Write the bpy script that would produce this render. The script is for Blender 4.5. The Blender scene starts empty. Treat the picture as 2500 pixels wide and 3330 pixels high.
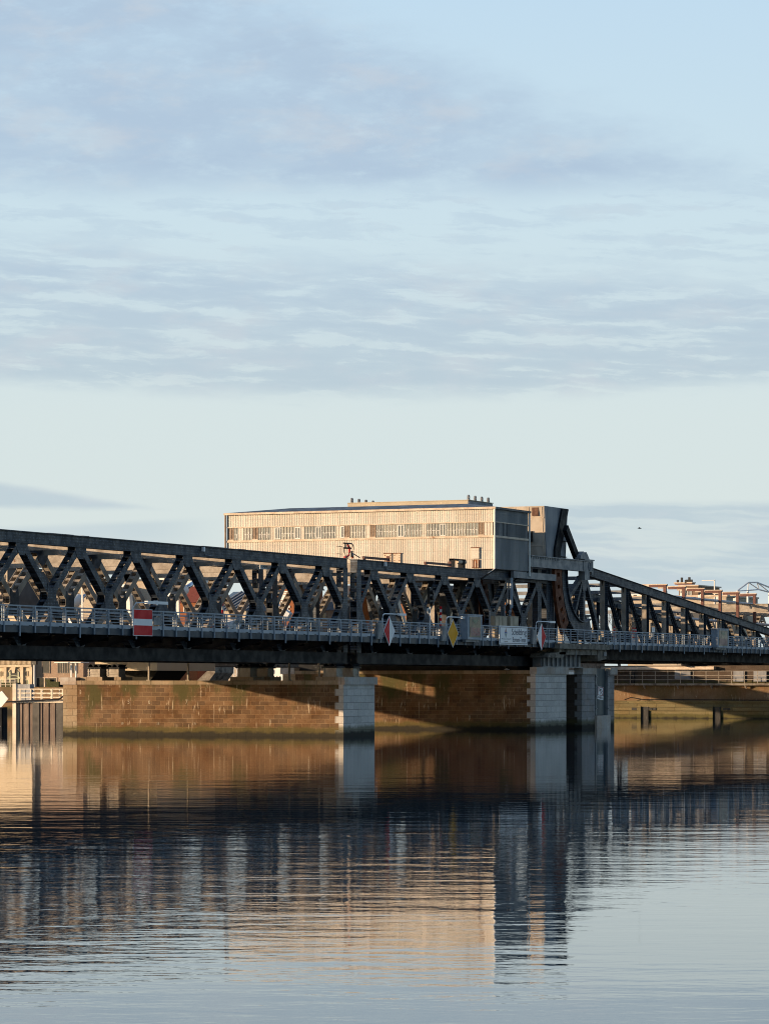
import bpy, bmesh, math, random
from mathutils import Vector, Matrix
random.seed(7)
rad = math.radians
scene = bpy.context.scene
COL = scene.collection
# world axes: X runs along the bridge (away from the viewer), Y across the river flow
# (larger Y = far side), Z up, water at z = 0.  Metres.
TH, FPX, HOR, EYE = rad(24.5), 10400.0, 2227.0, 5.0
CT, ST = math.cos(TH), math.sin(TH)

# ------------------------------------------------------------------ camera
cam = bpy.data.cameras.new('camera')
cam.sensor_fit = 'VERTICAL'; cam.sensor_height = 36.0; cam.sensor_width = 36.0
cam.lens = FPX / 3330 * 36
cam.shift_y = (HOR - 1665) / 3330
cam.clip_start = 0.5; cam.clip_end = 9000
camo = bpy.data.objects.new('camera', cam); COL.objects.link(camo)
camo.location = (0, 0, EYE); camo.rotation_euler = (rad(90), 0, TH - rad(90))
scene.camera = camo

# ------------------------------------------------------------------ light
SUN_EL, SUN_AZ = rad(8.5), rad(130)          # azimuth measured from +X towards +Y
sdir = Vector((math.cos(SUN_AZ) * math.cos(SUN_EL), math.sin(SUN_AZ) * math.cos(SUN_EL), math.sin(SUN_EL)))
sun = bpy.data.lights.new('sun', 'SUN'); sun.energy = 5.0; sun.angle = rad(0.53); sun.color = (1.0, 0.70, 0.42)
suno = bpy.data.objects.new('sun', sun); COL.objects.link(suno)
suno.rotation_euler = sdir.to_track_quat('Z', 'Y').to_euler(); suno.location = (100, 200, 120)
scene.view_settings.view_transform = 'Standard'; scene.view_settings.look = 'None'
scene.view_settings.exposure = 0.55; scene.view_settings.gamma = 1.0
scene.cycles.pixel_filter_type = 'BLACKMAN_HARRIS'; scene.cycles.filter_width = 1.05
scene.cycles.blur_glossy = 0.3          # keeps the sun glinting off the water onto the piers

class G:
    """tiny node-graph helper"""
    def __init__(s, tree): s.t = tree
    def n(s, typ, ins=None, **kw):
        nd = s.t.nodes.new(typ)
        for k, v in kw.items(): setattr(nd, k, v)
        for k, v in (ins or {}).items():
            sk = nd.inputs[k]
            if isinstance(v, bpy.types.NodeSocket): s.t.links.new(v, sk)
            else: sk.default_value = v
        return nd
    def math(s, op, a, b=0.0, c=None, clamp=False):
        ins = {0: a, 1: b}
        if c is not None: ins[2] = c
        return s.n('ShaderNodeMath', ins, operation=op, use_clamp=clamp).outputs[0]
    def mix(s, f, a, b, blend='MIX'):
        nd = s.n('ShaderNodeMix', None, data_type='RGBA', blend_type=blend)
        for i, v in ((0, f), (6, a), (7, b)):
            if isinstance(v, bpy.types.NodeSocket): s.t.links.new(v, nd.inputs[i])
            else: nd.inputs[i].default_value = (v if i == 0 or len(v) == 4 else (*v, 1))
        return nd.outputs[2]
    def noise(s, vec, scale, detail=4, rough=.55, dist=0.0):
        return s.n('ShaderNodeTexNoise', {'Vector': vec, 'Scale': scale, 'Detail': detail, 'Roughness': rough, 'Distortion': dist}).outputs[0]
    def mapr(s, v, a, b, c=0.0, d=1.0, smooth=True):
        return s.n('ShaderNodeMapRange', {0: v, 1: a, 2: b, 3: c, 4: d}, interpolation_type='SMOOTHSTEP' if smooth else 'LINEAR', clamp=True).outputs[0]
    def scale(s, vec, sc):
        return s.n('ShaderNodeVectorMath', {0: vec, 1: sc}, operation='MULTIPLY').outputs[0]

# ------------------------------------------------------------------ sky
world = bpy.data.worlds.new('World'); scene.world = world; world.use_nodes = True
g = G(world.node_tree)
bg = world.node_tree.nodes['Background']
sky = g.n('ShaderNodeTexSky', sky_type='NISHITA')
sky.sun_disc = False; sky.sun_elevation = SUN_EL; sky.sun_rotation = math.atan2(sdir.x, sdir.y) % (2 * math.pi)
sky.air_density = 1.0; sky.dust_density = 0.3; sky.ozone_density = 2.5
tc = g.n('ShaderNodeTexCoord')
nrm = g.n('ShaderNodeVectorMath', {0: tc.outputs['Generated']}, operation='NORMALIZE').outputs[0]
sx = g.n('ShaderNodeSeparateXYZ', {0: nrm})
el = g.math('MULTIPLY', g.math('ARCSINE', sx.outputs[2]), 57.2958)                         # elevation, degrees
az = g.math('MULTIPLY', g.math('ARCTAN2', sx.outputs[1], sx.outputs[0]), 57.2958)          # azimuth, degrees (grows to the left)
azr = g.math('SUBTRACT', 24.5, az)                                                         # degrees right of the bridge view
absel = g.math('ABSOLUTE', el)
# thin high veil over the physical sky, strongest low down
veil = g.n('ShaderNodeValToRGB', {0: g.math('DIVIDE', absel, 30.0)})
cr = veil.color_ramp; cr.elements[0].position = 0.0; cr.elements[0].color = (.46, .515, .52, 1)
for p, c in ((.08, (.48, .535, .53, 1)), (.16, (.475, .54, .545, 1)), (.27, (.435, .535, .585, 1)), (.40, (.40, .525, .625, 1)), (.55, (.35, .54, .76, 1))):
    e = cr.elements.new(p); e.color = (*c[:3], 1)
cr.elements[-1].color = (.30, .40, .55, 1)
base = g.n('ShaderNodeVectorMath', {0: sky.outputs[0], 3: 0.10}, operation='SCALE').outputs[0]
side = g.mapr(g.math('ABSOLUTE', azr), 25.0, 75.0, 1.0, 0.25)         # the veil lies mostly over the view; the sky behind it is clearer
vf = g.math('MULTIPLY', g.mapr(absel, 2.0, 50.0, 0.95, 0.35), side)
clear = g.mix(vf, base, veil.outputs[0])
# cloud banks (coordinates in degrees of azimuth and elevation)
deg = g.n('ShaderNodeCombineXYZ', {0: azr, 1: absel, 2: 0.0}).outputs[0]
def cn(sx_, sy_, detail, rough, off=0.0, dist=0.0):
    v = g.n('ShaderNodeVectorMath', {0: g.scale(deg, (sx_, sy_, 1)), 1: (off, off * .7, off)}, operation='ADD').outputs[0]
    return g.noise(v, 1.0, detail, rough, dist)
A, S_, MU = (lambda x, y: g.math('ADD', x, y)), (lambda x, y: g.math('SUBTRACT', x, y)), (lambda x, y: g.math('MULTIPLY', x, y))
w_big = S_(cn(.28, .8, 4, .6, 3.1), .5)                # slow edge wobble
w_mid = S_(cn(.9, 2.4, 5, .62, 7.7), .5)
fine = cn(1.6, 4.5, 6, .65, 1.3)
slant = A(absel, MU(azr, .05))
rv = g.n('ShaderNodeCombineXYZ', {0: MU(azr, .50), 1: A(MU(slant, 3.9), MU(w_mid, 1.1)), 2: 0.0}).outputs[0]
rip = g.mapr(g.noise(rv, 1.0, 6, .60), .36, .62)
puff = cn(.36, .9, 6, .62, 11.0, .4)
# upper left bank
edge_r = S_(azr, A(-1.3, MU(S_(12.1, absel), 2.54)))
edge_r = A(edge_r, MU(w_mid, 3.0))
m_top = MU(MU(g.mapr(A(absel, MU(w_big, .5)), 8.45, 9.2), g.mapr(edge_r, -2.6, 1.4, 1.0, 0.0)), g.mapr(absel, 12.5, 17.0, 1.0, .25))
m_top = MU(m_top, A(.70, MU(.30, g.mapr(puff, .34, .62))))
m_top = MU(m_top, g.mapr(A(MU(puff, .35), MU(fine, .65)), .30, .52, .55, 1.0))
# rippled middle bank across the whole view
lo_e = A(A(5.0, MU(MU(azr, azr), .005)), MU(w_mid, .35)); hi_e = A(S_(7.75, MU(azr, .045)), MU(w_big, 1.3))
m_mid = MU(g.mapr(S_(absel, lo_e), -.05, .42), g.mapr(S_(hi_e, absel), -.25, .75))
dens = g.mapr(A(absel, MU(w_big, 1.6)), 5.2, 7.9, .80, .42)
m_mid = MU(m_mid, A(dens, MU(S_(1.0, dens), rip)))
m_mid = MU(m_mid, g.mapr(A(MU(rip, .55), MU(fine, .45)), .18, .48, .38, 1.0))
# small bank low on the left, streaks low on the right
m_left = MU(g.mapr(A(absel, MU(w_mid, .12)), 3.08, 3.22), g.mapr(A(absel, A(MU(A(azr, 6.85), .165), MU(w_mid, .1))), 3.50, 3.66, 1.0, 0.0))
m_l2 = MU(MU(g.mapr(absel, 2.2, 2.75), g.mapr(A(absel, MU(A(azr, 5.0), -.05)), 2.8, 2.95, 1.0, 0.0)), g.mapr(azr, -2.6, -4.4))
st = g.noise(g.n('ShaderNodeCombineXYZ', {0: MU(azr, .30), 1: A(MU(slant, 3.6), MU(w_mid, .9)), 2: 4.0}).outputs[0], 1.0, 4, .55)
m_low = MU(MU(g.mapr(absel, 1.2, 1.9), g.mapr(A(absel, MU(w_big, .25)), 3.12, 3.32, 1.0, 0.0)), g.mapr(azr, 1.4, 3.6))
m_low = MU(m_low, g.mapr(st, .36, .56, .35, 1.0))
high = MU(MU(g.mapr(absel, 16, 28), .5), g.mapr(puff, .42, .6))
mx = lambda a, b: g.math('MAXIMUM', a, b)
m_gap = MU(MU(g.mapr(absel, 6.8, 7.6), g.mapr(absel, 8.8, 9.6, 1.0, 0.0)), MU(g.mapr(A(MU(rip, .4), MU(fine, .6)), .42, .75), .38))
m_top = mx(m_top, m_gap)
allc = mx(mx(mx(m_top, MU(m_mid, .85)), mx(MU(m_low, .8), MU(m_left, .75))), mx(MU(m_l2, .5), MU(high, .7)))
cloudc = g.mix(g.mapr(absel, 4.0, 9.5), (.322, .400, .452), (.298, .385, .485))
cloudc = g.mix(MU(g.mapr(cn(.5, 1.3, 5, .6, 21.0), .46, .70), .6), cloudc, (.395, .43, .475))
final = g.mix(MU(MU(allc, .92), side), clear, cloudc)
world.node_tree.links.new(final, bg.inputs[0]); bg.inputs[1].default_value = 1.0

# ------------------------------------------------------------------ where a picture ray meets a real plane
def _dir(px):
    a = math.atan((px - 1250) / FPX); return math.tan(TH - a)
def Xat(px, Y): return Y / _dir(px)                  # on a plane along the bridge
def Yat(px, X): return X * _dir(px)                  # on a plane across the bridge
def Zat(py, X, Y): return EYE + (HOR - py) * (X * CT + Y * ST) / FPX

# ------------------------------------------------------------------ materials
MATS = {}
def base_mat(name, rough=.6, metal=0.0, spec=.4):
    m = bpy.data.materials.new(name); m.use_nodes = True
    g = G(m.node_tree); b = m.node_tree.nodes['Principled BSDF']
    b.inputs['Roughness'].default_value = rough; b.inputs['Metallic'].default_value = metal
    b.inputs['Specular IOR Level'].default_value = spec
    MATS[name] = m
    return m, g, b
def paint(name, c1, c2=None, sc=1.2, rough=.6, metal=0.0, spec=.4, stretch=(1, 1, 1), rust=None, rust_amt=.62, rust_sc=.9, bump=0.0, bsc=6.0, rivets=0.0, seams=0.0):
    """surface with slow mottling, optional rust or dirt patches with a shape of their own"""
    m, g, b = base_mat(name, rough, metal, spec)
    co = g.n('ShaderNodeTexCoord').outputs['Object']
    v = g.scale(co, stretch)
    c2 = c2 or tuple(x * .75 for x in c1)
    n1 = g.noise(v, sc, 6, .6)
    col = g.mix(g.mapr(n1, .35, .66), c1, c2)
    if rust:
        n2 = g.noise(v, rust_sc, 8, .68, .6)
        col = g.mix(g.mapr(n2, rust_amt, rust_amt + .08), col, rust)
    if seams:         # overlapping sheet joints and rust runs below them
        zz = g.n('ShaderNodeSeparateXYZ', {0: co}).outputs[2]
        fr = g.math('FRACT', g.math('DIVIDE', zz, .98))
        col = g.mix(g.math('MULTIPLY', g.mapr(fr, .0, .07, 1.0, 0.0), seams), col, (.20, .16, .13))
        run = g.noise(g.scale(co, (2.2, 2.2, .22)), 1.0, 4, .6)
        col = g.mix(g.math('MULTIPLY', g.mapr(run, .56, .72), seams * .8), col, (.30, .22, .16))
    if rivets:        # rows of paler rivet heads, darker colour between them
        vo = g.n('ShaderNodeTexVoronoi', {'Vector': g.scale(co, (1, .02, 1)), 'Scale': 4.2, 'Randomness': .25}).outputs['Distance']
        rows = g.mapr(g.noise(g.scale(co, (.9, .1, .9)), 1.0, 2), .40, .52, .25, 1.0)
        col = g.mix(g.math('MULTIPLY', g.math('MULTIPLY', g.mapr(vo, .18, .30, 1.0, 0.0), rows), rivets), col, (.115, .145, .185))
        col = g.mix(g.math('MULTIPLY', g.math('MULTIPLY', g.mapr(vo, .34, .50), rows), rivets), col, (.012, .015, .02))
    m.node_tree.links.new(col, b.inputs['Base Color'])
    r = g.mapr(n1, .3, .7, max(rough - .1, .03), min(rough + .12, 1))
    m.node_tree.links.new(r, b.inputs['Roughness'])
    if bump:
        bn = g.n('ShaderNodeBump', {'Strength': bump, 'Distance': .05, 'Height': g.noise(v, bsc, 4)})
        m.node_tree.links.new(bn.outputs[0], b.inputs['Normal'])
    return m

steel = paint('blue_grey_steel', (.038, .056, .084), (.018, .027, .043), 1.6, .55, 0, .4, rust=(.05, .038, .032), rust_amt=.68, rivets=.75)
steel_in = paint('beige_steel', (.36, .325, .28), (.24, .21, .175), 1.1, .65, 0, .3, rust=(.15, .075, .04), rust_amt=.64)  # paler beige copy of the bridge steel, with rust patches
steel_pale = paint('pale_steel', (.20, .215, .235), (.14, .15, .165), 1.3, .5, 0, .4, rust=(.10, .06, .04), rust_amt=.70)
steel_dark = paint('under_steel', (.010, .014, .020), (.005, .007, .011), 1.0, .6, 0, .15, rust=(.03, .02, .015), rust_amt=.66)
rail_m = paint('railing_paint', (.27, .33, .40), (.21, .26, .325), 1.0, .45, 0, .45)
kick_m = paint('kick_plate_paint', (.34, .39, .45), (.28, .32, .375), .6, .5, 0, .4)
fascia_m = paint('fascia_blue', (.018, .038, .062), (.011, .025, .043), .7, .5, 0, .3, rust=(.07, .085, .10), rust_amt=.70)
deck_m = paint('deck_asphalt', (.06, .058, .055), (.045, .044, .042), 2, .85)
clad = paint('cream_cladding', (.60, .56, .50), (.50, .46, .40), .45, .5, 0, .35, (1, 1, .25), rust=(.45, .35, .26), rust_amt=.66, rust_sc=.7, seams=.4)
clad_shaded = paint('cream_cladding_shaded', (.24, .255, .27), (.165, .18, .195), .4, .5, 0, .35, (1, 1, .25), rust=(.2, .18, .16), rust_amt=.66, rust_sc=.7, seams=.35)  # end wall copy of the cladding with shade put into its colour
trim = paint('cream_trim', (.60, .50, .40), (.46, .37, .28), 1.2, .55, rust=(.28, .15, .08), rust_amt=.62)
roof_m = paint('dark_roof_sheet', (.05, .06, .08), (.035, .042, .055), .8, .5)
pane_m = paint('pale_window_glass', (.34, .355, .33), (.24, .255, .245), 1.3, .12, 0, .6, (1, 1.4, 3))
pane_b = paint('bright_window_glass', (.44, .44, .39), (.31, .315, .285), 1.6, .12, 0, .6, (1, 2, 4))
pane_d = paint('dark_window_glass', (.045, .05, .055), (.03, .03, .035), 1.5, .10, 0, .6)
open_m = paint('brown_open_window', (.22, .15, .10), (.14, .09, .06), 1.8, .5)
mull_m = paint('brown_mullion', (.26, .21, .17), (.18, .145, .12), 2, .5)
white_m = paint('white_paint', (.72, .72, .70), (.64, .64, .62), .8, .45)
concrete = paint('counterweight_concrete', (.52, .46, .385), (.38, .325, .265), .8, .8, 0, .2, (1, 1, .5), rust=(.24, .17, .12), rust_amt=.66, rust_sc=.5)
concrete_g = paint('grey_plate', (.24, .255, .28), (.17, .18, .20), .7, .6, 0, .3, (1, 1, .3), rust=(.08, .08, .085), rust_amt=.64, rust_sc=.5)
box_m = paint('tan_steel_box', (.44, .38, .28), (.40, .34, .25), .3, .6)
rust_m = paint('rusty_iron', (.16, .05, .02), (.09, .03, .015), 1.2, .7, 0, .2, rust=(.30, .09, .025), rust_amt=.58)
oxide_m = paint('red_oxide_paint', (.135, .052, .04), (.10, .038, .03), 1.2, .6)
orange_m = paint('orange_primer', (.42, .13, .02), (.30, .08, .015), 1.5, .6)
black_m = paint('black_paint', (.012, .012, .014), (.008, .008, .009), 1, .5)
red_m = paint('sign_red', (.62, .010, .018), (.52, .008, .015), .8, .5, 0, .15, rust=(.55, .09, .06), rust_amt=.70)
yel_m = paint('sign_yellow', (.80, .38, .008), (.72, .33, .006), .8, .5, 0, .15)
signw = paint('sign_white', (.78, .80, .83), (.70, .73, .77), .5, .4)
navy_m = paint('navy_print', (.012, .02, .07), (.01, .018, .06), 1, .45)
grey_m = paint('grey_print', (.30, .33, .37), (.27, .30, .33), 1, .5)
screen_g = paint('display_green', (.010, .035, .033), (.008, .028, .026), 1, .25)
arrow_g = paint('display_arrow_green', (.012, .11, .065), (.010, .09, .055), 1, .3)
screen_r = paint('display_pink', (.165, .075, .09), (.145, .066, .08), 1, .35)
digit_r = paint('display_digit', (.33, .085, .10), (.30, .075, .09), 1, .35)
tan_box = paint('tan_cabinet', (.36, .31, .23), (.30, .255, .19), .9, .5)
bconc = paint('platform_concrete', (.24, .215, .18), (.13, .11, .09), 1.3, .85, 0, .2, rust=(.05, .045, .035), rust_amt=.56, rust_sc=.8, bump=.3)
blue_plate = paint('blue_steel_plate', (.035, .062, .075), (.022, .042, .052), .6, .5, 0, .4, (1, 1, .3))
sheet_m = paint('sheet_pile', (.15, .11, .09), (.12, .088, .072), .9, .6, 0, .3, (1, 1, .25), rust=(.30, .17, .09), rust_amt=.66)
pale_wood = paint('cream_rail', (.62, .55, .44), (.52, .45, .36), 1, .5)
hedge_m = paint('dark_hedge', (.05, .055, .02), (.03, .035, .012), 5, .9, bump=.8)
feather = paint('pale_feather', (.55, .57, .60), (.45, .46, .5), 4, .8)
dark_feather = paint('dark_feather', (.02, .02, .024), (.015, .015, .018), 4, .8)
bark = paint('winter_bark', (.16, .11, .085), (.11, .08, .06), 3, .9)
blue_lat = paint('pale_blue_steel', (.48, .51, .55), (.40, .43, .47), 1, .5)
tank_m = paint('navy_tank_sheet', (.035, .045, .07), (.028, .036, .055), .3, .45)
gantry_m = paint('pale_gantry_steel', (.74, .77, .80), (.64, .67, .71), 1, .5)
chrome = paint('polished_rod', (.45, .52, .62), (.35, .42, .52), .5, .15, .9)
bluroof = paint('blue_roof_metal', (.09, .14, .20), (.06, .10, .15), .5, .35)
slate = paint('slate_roof', (.09, .09, .10), (.06, .06, .07), 2, .7, stretch=(1, 1, 3))
redtile = paint('red_tile_roof', (.22, .055, .035), (.16, .04, .025), 2, .8, stretch=(1, 1, 3))
ground_m = paint('ground', (.16, .14, .11), (.10, .10, .06), .05, .95)

def bricks(name, c1, c2, mort, w, h, ms=.02, tide=None, moss=0.0, streak=0.0, rough=.85, amt=.5, tone=(.8, .6, .45)):
    """block masonry laid on upright faces (u = x + y, v = z) with moss, a wet tide band and lime runs"""
    m, g, b = base_mat(name, rough, 0, .2)
    co = g.n('ShaderNodeTexCoord').outputs['Object']
    s = g.n('ShaderNodeSeparateXYZ', {0: co})
    u = g.math('ADD', s.outputs[0], s.outputs[1]); z = s.outputs[2]
    uv = g.n('ShaderNodeCombineXYZ', {0: u, 1: z, 2: 0.0}).outputs[0]
    wob = g.n('ShaderNodeVectorMath', {0: uv, 1: g.n('ShaderNodeVectorMath', {0: g.n('ShaderNodeTexNoise', {'Vector': uv, 'Scale': 1.5}).outputs['Color'], 3: .05}, operation='SCALE').outputs[0]}, operation='ADD').outputs[0]
    br = g.n('ShaderNodeTexBrick', {'Vector': wob, 'Color1': (*c1, 1), 'Color2': (*c2, 1), 'Mortar': (*mort, 1), 'Scale': 1.0, 'Mortar Size': ms, 'Mortar Smooth': .3, 'Bias': -.1, 'Brick Width': w, 'Row Height': h})
    col = br.outputs[0]
    n1 = g.noise(uv, .35, 8, .65)
    col = g.mix(g.math('MULTIPLY', g.mapr(n1, .38, .65), amt), col, g.mix(1.0, col, tone, 'MULTIPLY'))
    n0 = g.noise(uv, 4.0, 5, .7)
    col = g.mix(g.math('MULTIPLY', g.mapr(n0, .4, .7), .35), col, g.mix(1.0, col, (.55, .5, .45), 'MULTIPLY'))
    if moss:
        n2 = g.noise(g.scale(uv, (.30, .12, 1)), 1.0, 6, .6)
        top = g.mapr(z, .5, 5.0, -.10, .06)
        col = g.mix(g.math('MULTIPLY', g.mapr(g.math('ADD', n2, top), .52, .64), moss), col, (.062, .060, .022))
    if streak:
        st = g.noise(g.scale(uv, (3.4, .50, 1)), 1.0, 5, .62, .4)
        sm = g.noise(g.scale(uv, (.22, .30, 1)), 1.0, 2, .5)
        sf = g.math('MULTIPLY', g.mapr(st, .60, .66), g.mapr(sm, .44, .54))
        col = g.mix(g.math('MULTIPLY', sf, streak), col, (.55, .47, .36))
    if tide:
        edge = g.math('ADD', z, g.math('MULTIPLY', g.noise(g.scale(uv, (.8, .8, 1)), 1.0, 5, .6), -.9))
        col = g.mix(g.mapr(edge, tide - .1, tide + .35, .75, 0.0), col, (.075, .07, .022))
        col = g.mix(g.mapr(edge, tide - .55, tide - .15, .93, 0.0), col, (.022, .021, .018))
    m.node_tree.links.new(col, b.inputs['Base Color'])
    bn = g.n('ShaderNodeBump', {'Strength': .7, 'Distance': .03, 'Height': g.math('ADD', g.math('MULTIPLY', br.outputs[1], -1.0), g.math('MULTIPLY', n0, .8))})
    m.node_tree.links.new(bn.outputs[0], b.inputs['Normal'])
    return m
pier_brown = bricks('pier_brown_stone', (.195, .122, .070), (.105, .070, .045), (.30, .21, .125), 1.0, .43, .022, tide=.30, moss=.9, streak=.55, amt=1.0, tone=(.62, .5, .38))
pier_grey = bricks('pier_granite', (.58, .56, .54), (.44, .43, .42), (.24, .23, .22), 1.6, .66, .02, tide=.42, streak=.25, amt=.5, tone=(.82, .8, .78))
pier_cap = bricks('pier_cap_stone', (.34, .28, .21), (.26, .21, .155), (.13, .10, .07), 1.3, 3.0, .02, moss=.4, streak=.0)
pier_slate = bricks('pier_slate_stone', (.30, .30, .31), (.23, .235, .245), (.13, .13, .13), 1.5, .66, .02, tide=.42, amt=.6)
cap_grey = bricks('pier_cap_granite', (.46, .44, .42), (.36, .35, .34), (.15, .15, .15), 1.5, 3.0, .02, amt=.7)
pier_dark_shaded = bricks('dark_shaded_stone', (.10, .08, .065), (.07, .055, .045), (.12, .10, .08), .9, .42, .02, tide=.45)  # dark stone; also carries painted shade on third pier and abutment
quay_m = bricks('quay_concrete', (.215, .150, .092), (.165, .115, .072), (.10, .07, .045), 9.0, 2.4, .01, tide=.6, moss=.45, streak=.35, amt=.7)
quay_low = bricks('quay_sill_stone', (.19, .165, .088), (.14, .125, .07), (.09, .08, .045), 3.0, .55, .03, tide=.05, moss=.4)
pier_sunlit = bricks('pier_granite_sunlit', (.34, .28, .20), (.27, .22, .155), (.16, .13, .09), 1.3, .66, .02, tide=.25, amt=.6)  # granite of the far ends with warm sunlight put into its colour
brick_pink = bricks('pink_brick', (.40, .30, .23), (.34, .25, .19), (.42, .33, .26), .24, .08, .006, amt=.25)
brick_red = bricks('red_brick', (.33, .13, .06), (.26, .095, .045), (.32, .2, .13), .24, .08, .006, amt=.25)
brick_tan = bricks('tan_brick', (.55, .49, .40), (.49, .43, .35), (.52, .46, .37), .24, .08, .006, amt=.25)
brick_brown = bricks('brown_brick', (.26, .19, .14), (.21, .15, .11), (.28, .21, .16), .24, .08, .006, amt=.25)
stone_cream = paint('cream_stone', (.58, .48, .34), (.50, .41, .29), 1, .7)
dark_slate_shade = paint('slate_and_shade', (.055, .06, .07), (.045, .05, .058), .5, .6)  # roof slate; also stands for shade on a side wall and a band
green_door = paint('pale_green_joinery', (.42, .44, .30), (.38, .40, .27), 1, .5)

# water
def water_mat():
    m, g, b = base_mat('river_water', .015, 0, .5)
    b.inputs['Base Color'].default_value = (.005, .021, .046, 1); b.inputs['IOR'].default_value = 1.58
    co = g.n('ShaderNodeNewGeometry').outputs['Position']
    # view-independent wind patches: calm by the piers, livelier in open water
    patch = g.noise(g.scale(co, (.012, .02, 1)), 1.0, 3, .5)
    sepx = g.n('ShaderNodeSeparateXYZ', {0: co})
    amp = g.math('MULTIPLY', g.mapr(patch, .35, .65, .35, 1.1), g.mapr(sepx.outputs[0], 70.0, 170.0, 1.0, .42))
    rot = g.n('ShaderNodeMapping', {'Vector': co, 'Rotation': (0, 0, -TH), 'Scale': (1, 1, 1)}).outputs[0]
    w1 = g.noise(g.scale(rot, (.62, .30, 1)), 1.0, 2, .45, .3)
    w2 = g.noise(g.scale(rot, (2.4, 1.3, 1)), 1.0, 3, .5)
    w3 = g.noise(g.scale(rot, (.16, .07, 1)), 1.0, 2, .5)
    h = g.math('ADD', g.math('MULTIPLY', w1, WAVE1), g.math('ADD', g.math('MULTIPLY', w2, WAVE2), g.math('MULTIPLY', w3, WAVE3)))
    h = g.math('MULTIPLY', h, amp)
    bn = g.n('ShaderNodeBump', {'Strength': 1.0, 'Distance': 1.0, 'Height': h})
    m.node_tree.links.new(bn.outputs[0], b.inputs['Normal'])
    return m
WAVE1, WAVE2, WAVE3 = .017, .0058, .034
water_m = water_mat()

# ------------------------------------------------------------------ mesh builder
ORG = {}
def tag(o, label=None, cat=None, group=None, kind=None):
    for k, v in (('label', label), ('category', cat), ('group', group), ('kind', kind)):
        if v: o[k] = v
    return o
def thing(name, loc, label, cat, group=None):
    o = bpy.data.objects.new(name, None); COL.objects.link(o); o.location = loc
    o.empty_display_size = .5; ORG[o.name] = Vector(loc)
    return tag(o, label, cat, group)

class MB:
    def __init__(s): s.v = []; s.f = []; s.m = []; s.mats = []; s.cur = 0
    def use(s, mat):
        if mat not in s.mats: s.mats.append(mat)
        s.cur = s.mats.index(mat); return s
    def face(s, idx): s.f.append(tuple(idx)); s.m.append(s.cur)
    def hexa(s, p):            # 8 corners: bottom ring 0-3, top ring 4-7
        b = len(s.v); s.v += [tuple(q) for q in p]
        for q in ((3, 2, 1, 0), (4, 5, 6, 7), (0, 1, 5, 4), (1, 2, 6, 5), (2, 3, 7, 6), (3, 0, 4, 7)): s.face([b + i for i in q])
        return s
    def box(s, x0, x1, y0, y1, z0, z1):
        x0, x1 = min(x0, x1), max(x0, x1); y0, y1 = min(y0, y1), max(y0, y1); z0, z1 = min(z0, z1), max(z0, z1)
        return s.hexa([(x0, y0, z0), (x1, y0, z0), (x1, y1, z0), (x0, y1, z0), (x0, y0, z1), (x1, y0, z1), (x1, y1, z1), (x0, y1, z1)])
    def beam(s, p, q, w, h, side=(0, 1, 0)):   # w along side, h across both
        p, q, sd = Vector(p), Vector(q), Vector(side).normalized()
        d = (q - p).normalized(); up = d.cross(sd).normalized(); sd = up.cross(d).normalized()
        a, c = sd * (w / 2), up * (h / 2)
        return s.hexa([p - a - c, p + a - c, p + a + c, p - a + c, q - a - c, q + a - c, q + a + c, q - a + c])
    def prism(s, poly, axis, a0, a1):          # poly of 2d points; extruded along axis 0/1/2
        n = len(poly); b = len(s.v)
        def put(u, v, t): return {0: (t, u, v), 1: (u, t, v), 2: (u, v, t)}[axis]
        s.v += [put(u, v, a0) for u, v in poly] + [put(u, v, a1) for u, v in poly]
        s.face([b + i for i in range(n)]); s.face([b + n + i for i in reversed(range(n))])
        for i in range(n): s.face([b + i, b + (i + 1) % n, b + n + (i + 1) % n, b + n + i][::-1])
        return s
    def tube(s, pts, r, n=6, cap=True):
        pts = [Vector(p) for p in pts]; rs = r if isinstance(r, (list, tuple)) else [r] * len(pts)
        rings = []
        for i, p in enumerate(pts):
            d = (pts[min(i + 1, len(pts) - 1)] - pts[max(i - 1, 0)]).normalized()
            a = d.cross(Vector((0, 0, 1)) if abs(d.z) < .9 else Vector((1, 0, 0))).normalized(); c = d.cross(a)
            b = len(s.v)
            for k in range(n):
                t = 2 * math.pi * k / n; s.v.append(tuple(p + (a * math.cos(t) + c * math.sin(t)) * rs[i]))
            rings.append(b)
        for i in range(len(rings) - 1):
            for k in range(n): s.face([rings[i] + k, rings[i] + (k + 1) % n, rings[i + 1] + (k + 1) % n, rings[i + 1] + k])
        if cap:
            s.face([rings[0] + k for k in reversed(range(n))]); s.face([rings[-1] + k for k in range(n)])
        return s
    def build(s, name, mat=None, parent=None, smooth=False):
        me = bpy.data.meshes.new(name)
        off = ORG.get(parent.name, Vector((0, 0, 0))) if parent else Vector((0, 0, 0))
        me.from_pydata([tuple(Vector(v) - off) for v in s.v], [], s.f)
        mats = s.mats or [mat]
        for m in mats: me.materials.append(m)
        if s.mats: me.polygons.foreach_set('material_index', s.m)
        if smooth: me.polygons.foreach_set('use_smooth', [True] * len(me.polygons))
        bm = bmesh.new(); bm.from_mesh(me); bmesh.ops.recalc_face_normals(bm, faces=bm.faces); bm.to_mesh(me); bm.free()
        me.update()
        o = bpy.data.objects.new(name, me); COL.objects.link(o)
        if parent: o.parent = parent; ORG[o.name] = off
        return o
def copy_to(o, parent, loc):
    c = o.copy(); COL.objects.link(c); c.parent = parent; c.location = loc; ORG[c.name] = ORG.get(o.name, Vector((0, 0, 0)))
    return c
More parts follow.
